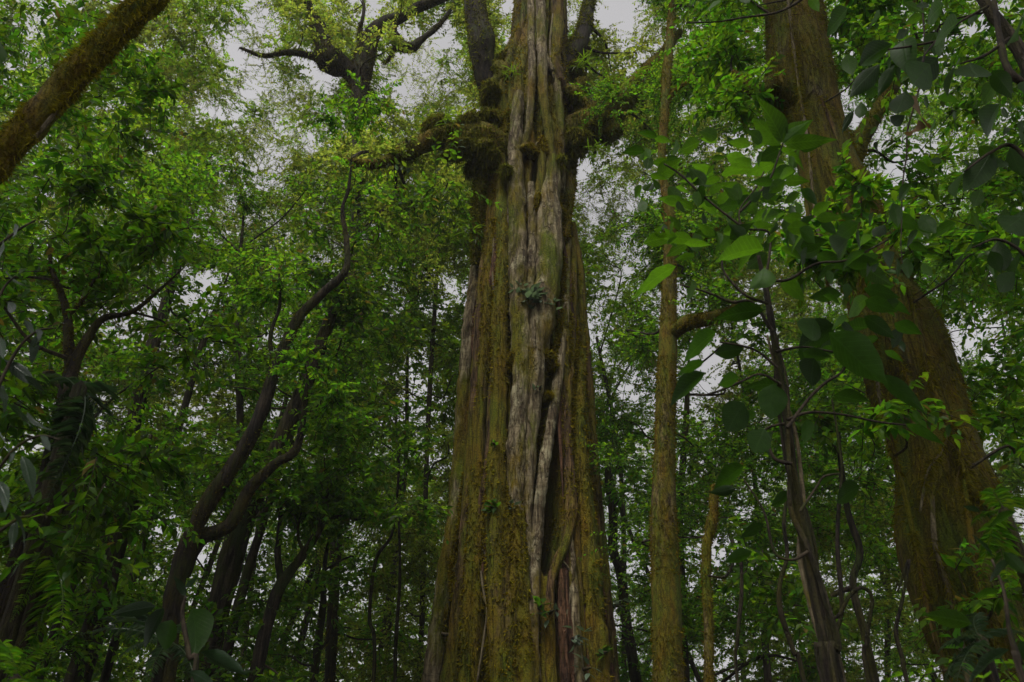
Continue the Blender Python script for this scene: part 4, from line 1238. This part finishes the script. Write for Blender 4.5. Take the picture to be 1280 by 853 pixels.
for pts, w in [
    ([(966, 415), (940, 378), (915, 378), (885, 366), (850, 356)], [5, 4, 4, 3, 2]), ([(960, 380), (930, 368), (905, 340), (903, 322)], [4, 4, 3, 2]),
    ([(955, 355), (962, 318), (960, 290), (930, 285), (925, 262), (945, 235), (955, 215)], [4, 3, 3, 3, 2, 2, 2]), ([(930, 285), (912, 272), (880, 246), (850, 218), (830, 205)], [4, 3, 3, 3, 2]),
    ([(925, 265), (960, 228), (975, 190), (980, 176)], [3, 3, 2, 2]), ([(970, 440), (1000, 434), (1030, 438), (1070, 448), (1100, 470)], [4, 3, 3, 3, 2]),
    ([(976, 480), (950, 468), (925, 478), (890, 492), (870, 495)], [4, 3, 3, 3, 2]), ([(984, 525), (1010, 516), (1050, 518), (1100, 528), (1140, 532)], [4, 4, 3, 3, 2]),
    ([(980, 530), (962, 534), (950, 545), (945, 560)], [4, 3, 3, 2]), ([(990, 580), (970, 575), (962, 560), (965, 540)], [5, 5, 4, 3]), ([(972, 460), (948, 440), (925, 432), (900, 428)], [4, 3, 3, 2]),
    ([(984, 535), (1010, 500), (1030, 480), (1055, 462), (1062, 430)], [5, 4, 4, 3, 2]), ([(955, 350), (985, 350), (1020, 330), (1060, 325), (1110, 300)], [4, 4, 3, 3, 2]),
    ([(1000, 640), (1020, 610), (1030, 596), (1050, 592)], [4, 3, 3, 2]), ([(1010, 690), (990, 700), (968, 690), (955, 640), (930, 600)], [5, 4, 4, 3, 2])]:
    sap.twig(pts, w, 3.9)
for a in [
    (978, 178, 958, 136, 'big', .95), (978, 178, 1003, 146, 'big', .9), (980, 180, 1036, 168, 'big', .62), (975, 182, 940, 158, 'big', 1.0), (972, 186, 1012, 200, 'big', .7),
    (845, 333, 783, 358, 'big', .85), (955, 312, 880, 320, 'big', 1.0), (895, 415, 846, 447, 'big', 1.0), (930, 436, 886, 446, 'big', .9), (880, 452, 846, 460, 'big', .9),
    (1018, 398, 1010, 426, 'round', 1.3), (1045, 408, 1000, 420, 'round', .9), (1018, 448, 1012, 478, 'round', 1.2), (1036, 416, 1104, 486, 'big', .95), (955, 388, 892, 388, 'big', .9),
    (955, 335, 950, 372, 'round', .9), (882, 466, 828, 498, 'big', .8), (924, 472, 892, 482, 'big', 1.1), (978, 482, 920, 481, 'big', .75), (966, 480, 966, 518, 'round', .9),
    (930, 504, 903, 542, 'round', .9), (946, 516, 918, 530, 'big', 1.0), (956, 536, 932, 584, 'big', 1.0), (966, 540, 946, 578, 'big', .9), (930, 582, 892, 608, 'big', 1.0), (920, 610, 888, 616, 'big', .8),
    (1008, 524, 1016, 552, 'round', .9), (1042, 494, 1088, 500, 'big', .9), (1050, 590, 1020, 606, 'big', 1.0), (1075, 608, 1042, 624, 'round', .9), (990, 616, 964, 630, 'big', .8),
    (1025, 300, 990, 316, 'round', .9), (1060, 300, 1030, 326, 'round', .9), (1090, 298, 1058, 312, 'big', 1.1), (1075, 330, 1115, 350, 'big', 1.0), (1085, 372, 1050, 395, 'big', 1.0), (1080, 395, 1120, 420, 'big', .9),
    (1118, 404, 1153, 416, 'big', 1.0), (1020, 284, 980, 300, 'big', 1.2), (955, 300, 925, 330, 'round', .8), (975, 350, 1010, 368, 'round', .8), (905, 350, 880, 372, 'big', .9), (865, 350, 868, 385, 'big', .9),
    (1100, 468, 1160, 510, 'big', .6), (1132, 530, 1180, 548, 'big', .6), (940, 690, 905, 700, 'big', .8), (955, 655, 925, 668, 'big', .8)]:
    sap.leaf(a[0], a[1], a[2], a[3], 3.9 + sap.rg.uniform(-.25, .25), a[4], 'leaf_big_dark' if a[1] > 380 else 'leaf_big', a[5])
for k in range(46):
    x, y = sap.rg.uniform(985, 1140), sap.rg.uniform(255, 470)
    ang = sap.rg.uniform(0, 6.28); l = sap.rg.uniform(20, 46)
    sap.leaf(x, y, x + math.cos(ang) * l, y + abs(math.sin(ang)) * l * .7, 4.1 + sap.rg.uniform(-.5, .7), 'big', 'leaf_big_dark', sap.rg.uniform(.8, 1.1))
for k in range(150):      # the fresh green spray over the slim trunk
    x, y = sap.rg.uniform(800, 1020), sap.rg.uniform(170, 320)
    ang = sap.rg.uniform(0, 6.28); l = sap.rg.uniform(17, 40)
    sap.leaf(x, y, x + math.cos(ang) * l, y + math.sin(ang) * l * .6, 4.1 + sap.rg.uniform(-.5, .9), 'big', 'leaf_big' if sap.rg.random() < .78 else 'leaf_big_dark', sap.rg.uniform(.8, 1.1))

# twigs and large leaves hanging in at the top right
tB = P(1330, 870, 3.2); tB[2] = gz_at(tB[0], tB[1])
tr = Sapling('overhanging_shrub', 'shrub with broad dark leaves hanging in at the top right corner', tB, 910)
tr.twig([(1345, 700), (1330, 300), (1290, 100), (1262, 45), (1235, 10), (1215, -30)], [24, 20, 18, 16, 14, 10], 3.2, 'bark_grey', 'stem', 10, world=tB - [0, 0, .1])
for pts, w in [([(1290, 110), (1262, 90), (1250, 50), (1240, -20)], [9, 9, 8, 5]), ([(1235, 8), (1200, 28), (1170, 52), (1155, 70)], [4, 3, 3, 2]), ([(1262, 48), (1230, 70), (1200, 80)], [5, 4, 2]),
               ([(1170, 52), (1140, 58), (1110, 62)], [3, 3, 2]), ([(1320, 250), (1270, 185), (1240, 190), (1205, 215)], [6, 5, 4, 2]), ([(1335, 420), (1290, 330), (1250, 300), (1215, 310)], [7, 5, 4, 2]), ([(1155, 70), (1152, 90), (1148, 115)], [3, 3, 2])]:
    tr.twig(pts, w, 3.1)
for a in [(1116, 55, 1060, 77, 'big', .8), (1100, 80, 1064, 114, 'big', .6), (1118, 82, 1102, 108, 'big', .6), (1162, 80, 1128, 118, 'big', 1.15), (1213, 78, 1213, 122, 'big', 1.155), (1198, 28, 1156, 52, 'big', 1.15),
          (1132, 114, 1120, 152, 'big', .9), (1172, 72, 1140, 100, 'big', 1.15), (1130, 50, 1125, 90, 'big', 1.1), (1200, 75, 1175, 110, 'big', .9), (1240, 88, 1275, 110, 'big', 1.15), (1250, 130, 1222, 165, 'big', 1.0),
          (1262, 185, 1285, 215, 'big', .9), (1240, 190, 1215, 240, 'big', .8), (1205, 215, 1175, 250, 'big', .9), (1280, 270, 1245, 300, 'big', 1.15), (1248, 300, 1260, 345, 'big', .9), (1215, 310, 1180, 335, 'big', .9),
          (1278, 30, 1240, 60, 'big', 1.15), (1100, 20, 1070, 40, 'big', 1.0), (1060, 10, 1035, 34, 'big', 1.0), (1180, 5, 1150, 24, 'big', 1.15), (1268, 340, 1240, 372, 'big', .8), (1170, 150, 1150, 185, 'big', .7), (1195, 140, 1180, 172, 'big', .7)]:
    tr.leaf(a[0], a[1], a[2], a[3], 3.1 + tr.rg.uniform(-.3, .3), a[4], 'leaf_big_dark', a[5])
for k in range(70):
    x, y = tr.rg.uniform(1050, 1290), tr.rg.uniform(-10, 330)
    ang = tr.rg.uniform(.2, 2.9); l = tr.rg.uniform(15, 34)
    tr.leaf(x, y, x + math.cos(ang) * l, y + math.sin(ang) * l * .9, 3.3 + tr.rg.uniform(-.3, .8), 'big' if k % 3 else 'lance', 'leaf_big_dark' if k % 4 else 'leaf_big', tr.rg.uniform(.8, 1.2))

# a thin liana in front of the big right trunk with a dead leaf caught on it
vB = P(1128, 330, 3.6)
vine = Sapling('hanging_liana', 'thin liana hanging beside the big right trunk with a dead brown leaf', vB, 915)
vine.twig([(1128, 330), (1126, 305), (1127, 280), (1128, 232), (1133, 195), (1134, 165), (1142, 135), (1150, 105), (1156, 60), (1150, -40), (1150, -160)], [1, 1.6, 2, 2, 2.4, 2.4, 2, 2], 3.6, 'twig', 'liana', 7)
vine.leaf(1145, 120, 1134, 188, 3.58, 'lance', 'leaf_dead', 1.2, label='dead brown curled leaf')
vine.leaf(1148, 150, 1140, 190, 3.57, 'big', 'leaf_dead', .6, label='dead tan leaf')

# top sprig with fresh leaves
cB = P(1010, -8, 3.0)
sp = Sapling('twig_sprig', 'fine twig with fresh leaves crossing the top edge right of centre', cB, 920)
sp.twig([(1060, -60), (1010, -8), (985, 10), (962, 18), (930, 22), (900, 27), (858, 29)], [5, 4, 3, 3, 2, 2], 3.0)
sp.twig([(962, 17), (945, 6), (925, -12)], [3, 3, 2], 3.0)
for a in [(892, 2, 882, 27, 'big', 1.3), (930, -4, 960, 16, 'lance', 1.0), (925, -10, 940, 10, 'big', .8), (905, -6, 888, 4, 'big', .8), (1010, -5, 1030, 12, 'big', .9)]:
    sp.leaf(a[0], a[1], a[2], a[3], 3.0, a[4], 'leaf_big', a[5])

# left edge: shrub with glossy drooping leaves
lB = P(-60, 870, 3.0); lB[2] = gz_at(lB[0], lB[1])
ls = Sapling('glossy_shrub', 'shrub with shiny drooping blue-green leaves along the left edge', lB, 930)
ls.twig([(-60, 860), (-40, 700), (-15, 560), (-5, 450), (-20, 330), (-10, 250)], [16, 14, 11, 9, 6, 4], 3.0, 'bark_dark', 'stem', 8, world=lB - [0, 0, .1])
for pts, w in [([(-10, 500), (20, 440), (45, 415), (70, 410)], [5, 4, 3, 2]), ([(-15, 400), (5, 360), (20, 345)], [4, 3, 2]), ([(-12, 600), (20, 560), (50, 545), (75, 550)], [5, 4, 3, 2]), ([(-20, 680), (20, 650), (40, 645)], [5, 4, 2]), ([(-18, 320), (20, 290), (45, 275)], [4, 3, 2])]:
    ls.twig(pts, w, 2.9)
for a in [(8, 338, 24, 368), (10, 378, 30, 402), (30, 400, 44, 418), (44, 412, 68, 442), (-5, 420, 12, 452), (5, 450, 48, 478), (30, 470, 52, 488), (8, 505, 40, 520), (34, 515, 52, 545), (10, 560, 30, 590), (28, 570, 50, 615), (-5, 600, 20, 640),
          (12, 640, 40, 668), (0, 480, 20, 510), (-4, 540, 16, 560), (18, 280, 30, 305), (4, 300, -4, 330), (50, 545, 70, 570), (45, 420, 32, 450), (20, 650, 10, 690)]:
    ls.leaf(*a, 2.9 + ls.rg.uniform(-.2, .2), 'lance', 'leaf_gloss', 1.05, turn=.6)

# near blurred leaf in the top left corner
nB = P(-160, 870, 1.5); nB[2] = gz_at(nB[0], nB[1])
nl_ = Sapling('corner_sapling', 'out of focus green leaf at the top left edge on a hidden sapling', nB, 935)
nl_.twig([(-160, 870), (-150, 400), (-80, 120), (-30, 20)], [16, 12, 8, 4], 1.5, 'twig', 'stem', 8, world=nB - [0, 0, .05])
nl_.leaf(-22, 28, 22, 88, 1.45, 'big', 'leaf_big', .9, turn=.1)
nl_.leaf(-40, 60, -20, 140, 1.5, 'big', 'leaf_big', .9, turn=.1)

# ferns
def frond_mesh(n=38, width=.22, mat='leaf_gloss', seed=0):
    rf = np.random.default_rng(seed)
    bend = lambda x: np.array([x, .05 * math.sin(x * 3 + seed), -.42 * x ** 2.2 + .10 * x])
    pos, d, nn, L = [], [], [], []
    for x in np.linspace(.08, .99, n):
        w = width * math.sin(math.pi * min(1, x ** .75 * .94 + .05)) + .015
        for s_ in (-1, 1):
            if rf.random() < .06:
                continue
            pos.append(bend(x + rf.normal() * .004)); d.append([.45 + rf.normal() * .15, s_, -.35 + rf.normal() * .22]); nn.append([.1 + rf.normal() * .2, rf.normal() * .2, 1]); L.append(w * rf.uniform(.7, 1.1))
    V, Fc = stamp((KITE[0] * np.array([1, .36, 2.5]), KITE[1]), np.array(pos), np.array(d, float), np.array(nn, float), np.array(L))
    Vr, Fr = tube([bend(x) for x in np.linspace(0, 1, 8)], np.linspace(.008, .0015, 8), 4, 2)
    me = mesh_from('frond', np.vstack([V, Vr]), [Fc, Fr + len(V)], False)
    me.materials.append(M[mat])
    return me
FR = [frond_mesh(mat='leaf_grey', seed=k) for k in range(3)]; FRD = [frond_mesh(mat='leaf_dark', width=.17, seed=5 + k) for k in range(3)]

def fern(label, base, dirs, L, me, trunk=None, seed=0, group='ferns among the lower left trunks'):
    th = Thing('fern', label, 'fern', (base[0], base[1], gz_at(base[0], base[1]) if trunk else base[2]), group)
    rg = np.random.default_rng(seed)
    for tip in dirs:
        d = nrm(np.array(tip) - base)
        up = nrm(UP - d * (UP @ d) + rg.normal(size=3) * .12); up = nrm(up - d * (up @ d)); b = np.cross(up, d)
        s = np.linalg.norm(np.array(tip) - base)
        m = Matrix(((d[0], b[0], up[0]), (d[1], b[1], up[1]), (d[2], b[2], up[2]))).to_4x4() @ Matrix.Scale(s, 4)
        th.inst('frond', me[int(rg.integers(3))], Matrix.Translation(Vector(base)) @ m)
    if trunk:
        g0 = np.array([base[0], base[1], gz_at(base[0], base[1]) - .1])
        V, Fq = tube([g0, (g0 + base) / 2 + [.03, 0, 0], base], [trunk * 1.2, trunk, trunk * .8], 10, 6, .15, 8., seed)
        th.part('trunk', V, Fq, 'bark_dark')
    return th

b = P(100, 484, 5.0)
fern('dark tree fern drooping beside the blackish left trunk', b, [P(x, y, Y) for x, y, Y in [(112, 600, 4.8), (132, 555, 5.2), (70, 560, 4.9), (60, 500, 5.0), (150, 520, 5.4), (88, 610, 5.1), (140, 470, 5.6), (50, 450, 5.3)]], 1, FR, .06, 1)
b = P(60, 690, 5.0)
fern('dark low fern at the left edge below the glossy shrub', b, [P(x, y, Y) for x, y, Y in [(90, 780, 4.7), (20, 760, 4.8), (110, 720, 5.1), (10, 700, 5.), (60, 800, 4.8), (120, 680, 5.4), (100, 640, 5.4)]], 1, FRD, .05, 2)
b = P(205, 800, 5.2)
fern('silvery fern in front of the curved tree foot', b, [P(x, y, Y) for x, y, Y in [(112, 765, 5.0), (150, 800, 4.9), (140, 745, 5.3), (185, 835, 4.9), (250, 760, 5.4), (262, 830, 5.0), (170, 735, 5.5)]], 1, FR, .04, 3)
b = P(20, 850, 3.8)
fern('dark fern in the bottom left corner', b, [P(x, y, Y) for x, y, Y in [(90, 815, 3.7), (60, 850, 3.5), (-20, 800, 3.7), (70, 780, 4.), (20, 770, 4.1), (110, 850, 3.8)]], 1, FRD, .04, 4)
b = P(1255, 640, 4.6)
fern('dark fern beside the big right trunk at the right edge', b, [P(x, y, Y) for x, y, Y in [(1200, 700, 4.4), (1240, 720, 4.3), (1290, 680, 4.6), (1210, 640, 4.9), (1280, 600, 4.9), (1240, 580, 5.)]], 1, FRD, .05, 5, 'ferns at the right edge')
b = P(1225, 800, 4.0)
fern('low fern at the foot of the big right trunk', b, [P(x, y, Y) for x, y, Y in [(1165, 790, 3.9), (1180, 830, 3.8), (1270, 830, 3.9), (1270, 770, 4.1), (1215, 745, 4.2), (1150, 850, 4.)]], 1, FR, .04, 6, 'ferns at the right edge')

# broad-leaved herbs low at the left and right
hB = P(235, 880, 4.2); hB[2] = gz_at(hB[0], hB[1])
h1 = Sapling('broadleaf_herb', 'herb with broad green leaves in front of the curved tree foot', hB, 940)
h1.twig([(238, 880), (236, 820), (228, 770), (232, 745)], [8, 7, 5, 3], 4.2, 'twig', 'stem', 7, world=hB - [0, 0, .05])
for a in [(240, 760, 252, 820, 'round', .9, 'leaf_big_dark'), (205, 760, 172, 800, 'big', .9, 'leaf_gloss'), (195, 758, 145, 768, 'big', .7, 'leaf_gloss'), (250, 815, 312, 846, 'big', .5, 'leaf_gloss'), (232, 745, 222, 722, 'big', .8, 'leaf_gloss'),
          (215, 775, 205, 812, 'round', .9, 'leaf_big_dark'), (232, 735, 246, 722, 'big', .8, 'leaf_gloss'), (236, 840, 280, 858, 'big', .6, 'leaf_gloss')]:
    h1.leaf(a[0], a[1], a[2], a[3], 4.2 + h1.rg.uniform(-.2, .2), a[4], a[6], a[5])
hB = P(1290, 890, 3.0); hB[2] = gz_at(hB[0], hB[1])
h2 = Sapling('broadleaf_herb', 'herb with shiny pointed leaves in the bottom right corner', hB, 941)
h2.twig([(1290, 890), (1275, 830), (1262, 790), (1255, 740), (1240, 700)], [9, 8, 6, 4, 3], 3.0, 'twig', 'stem', 7, world=hB - [0, 0, .05])
for a in [(1262, 812, 1195, 842, 'lance', 1.0, 'leaf_gloss'), (1275, 800, 1300, 840, 'big', .8, 'leaf_big_dark'), (1240, 840, 1205, 856, 'big', .7, 'leaf_big'), (1215, 780, 1160, 762, 'big', .8, 'leaf_big'), (1250, 740, 1215, 745, 'big', .8, 'leaf_big_dark'),
          (1262, 700, 1230, 720, 'big', .7, 'leaf_gloss'), (1255, 690, 1285, 720, 'big', .8, 'leaf_big_dark'), (1240, 695, 1215, 668, 'big', .6, 'leaf_gloss'), (1270, 640, 1240, 655, 'big', .7, 'leaf_big_dark'), (1225, 640, 1200, 630, 'big', .7, 'leaf_gloss')]:
    h2.leaf(a[0], a[1], a[2], a[3], 3.0 + h2.rg.uniform(-.2, .2), a[4], a[6], a[5])

# loose lianas among the right-hand trunks
for k, (pts, w, Y, lab) in enumerate([
    ([(1010, 880), (992, 815), (976, 765), (975, 730), (984, 695), (980, 655), (984, 620)], [7, 7, 6, 5, 4], 5.0, 'dark liana looping left of the twisted stem'),
    ([(1048, 880), (1052, 760), (1047, 690), (1048, 640), (1052, 580), (1040, 500)], [6, 6, 6, 5, 4, 3], 5.5, 'thin upright liana right of the twisted stem'),
    ([(1090, 880), (1084, 800), (1090, 750), (1078, 735), (1062, 745), (1048, 770), (1030, 775)], [6, 6, 5, 5, 4], 5.2, 'arched liana near the foot of the big right trunk'),
    ([(925, 880), (922, 800), (927, 740), (924, 690), (908, 720), (885, 720)], [5, 5, 4, 3], 6.0, 'thin arched liana beside the golden mossy stem'),
    ([(1140, 880), (1130, 830), (1120, 790), (1128, 750), (1136, 700), (1122, 740)], [6, 6, 5, 4, 3], 4.8, 'kinked liana touching the left of the big right trunk'),
    ([(465, 880), (468, 800), (462, 770), (470, 700), (492, 660), (500, 560)], [5, 5, 5, 4, 3], 12.0, 'thin bent liana left of the giant foot'),
    ([(492, 880), (495, 800), (500, 720), (498, 640)], [5, 5, 4, 3], 13.0, 'straight thin liana close to the giant foot'),
]):
    c, r = limb_px(pts, w, Y)
    g0 = np.array([c[0][0], c[0][1], gz_at(c[0][0], c[0][1]) - .1])
    th = Thing('liana', lab, 'liana', (g0[0], g0[1], g0[2] + .1), 'loose lianas')
    V, Fq = tube(np.vstack([[g0], c]), np.concatenate([[r[0]], r]), 7, 8, .15, 8., 950 + k)
    th.part('stem', V, Fq, 'bark_dark')

# ------------------------------------------------------------------ damp forest air
HZ = 0.0010
if HZ > 0:
    s = 152.0
    V = np.array([[x, y, z] for x in (-s, s) for y in (-s, s) for z in (-1.6, 30.0)])
    Fq = np.array([[0, 1, 3, 2], [4, 6, 7, 5], [0, 4, 5, 1], [2, 3, 7, 6], [0, 2, 6, 4], [1, 5, 7, 3]])
    hm = mesh_from('haze', V, Fq)
    m, nt, out = new_mat('haze')
    pv = N(nt, 'ShaderNodeVolumePrincipled')
    pv.inputs['Color'].default_value = (0.9, 0.92, 0.93, 1)
    pv.inputs['Density'].default_value = HZ
    nt.links.new(pv.outputs[0], out.inputs['Volume'])
    hm.materials.append(m)
    ho = bpy.data.objects.new('haze', hm)
    ho['kind'] = 'stuff'
    ho['label'] = 'thin damp haze in the forest air'
    COL.objects.link(ho)
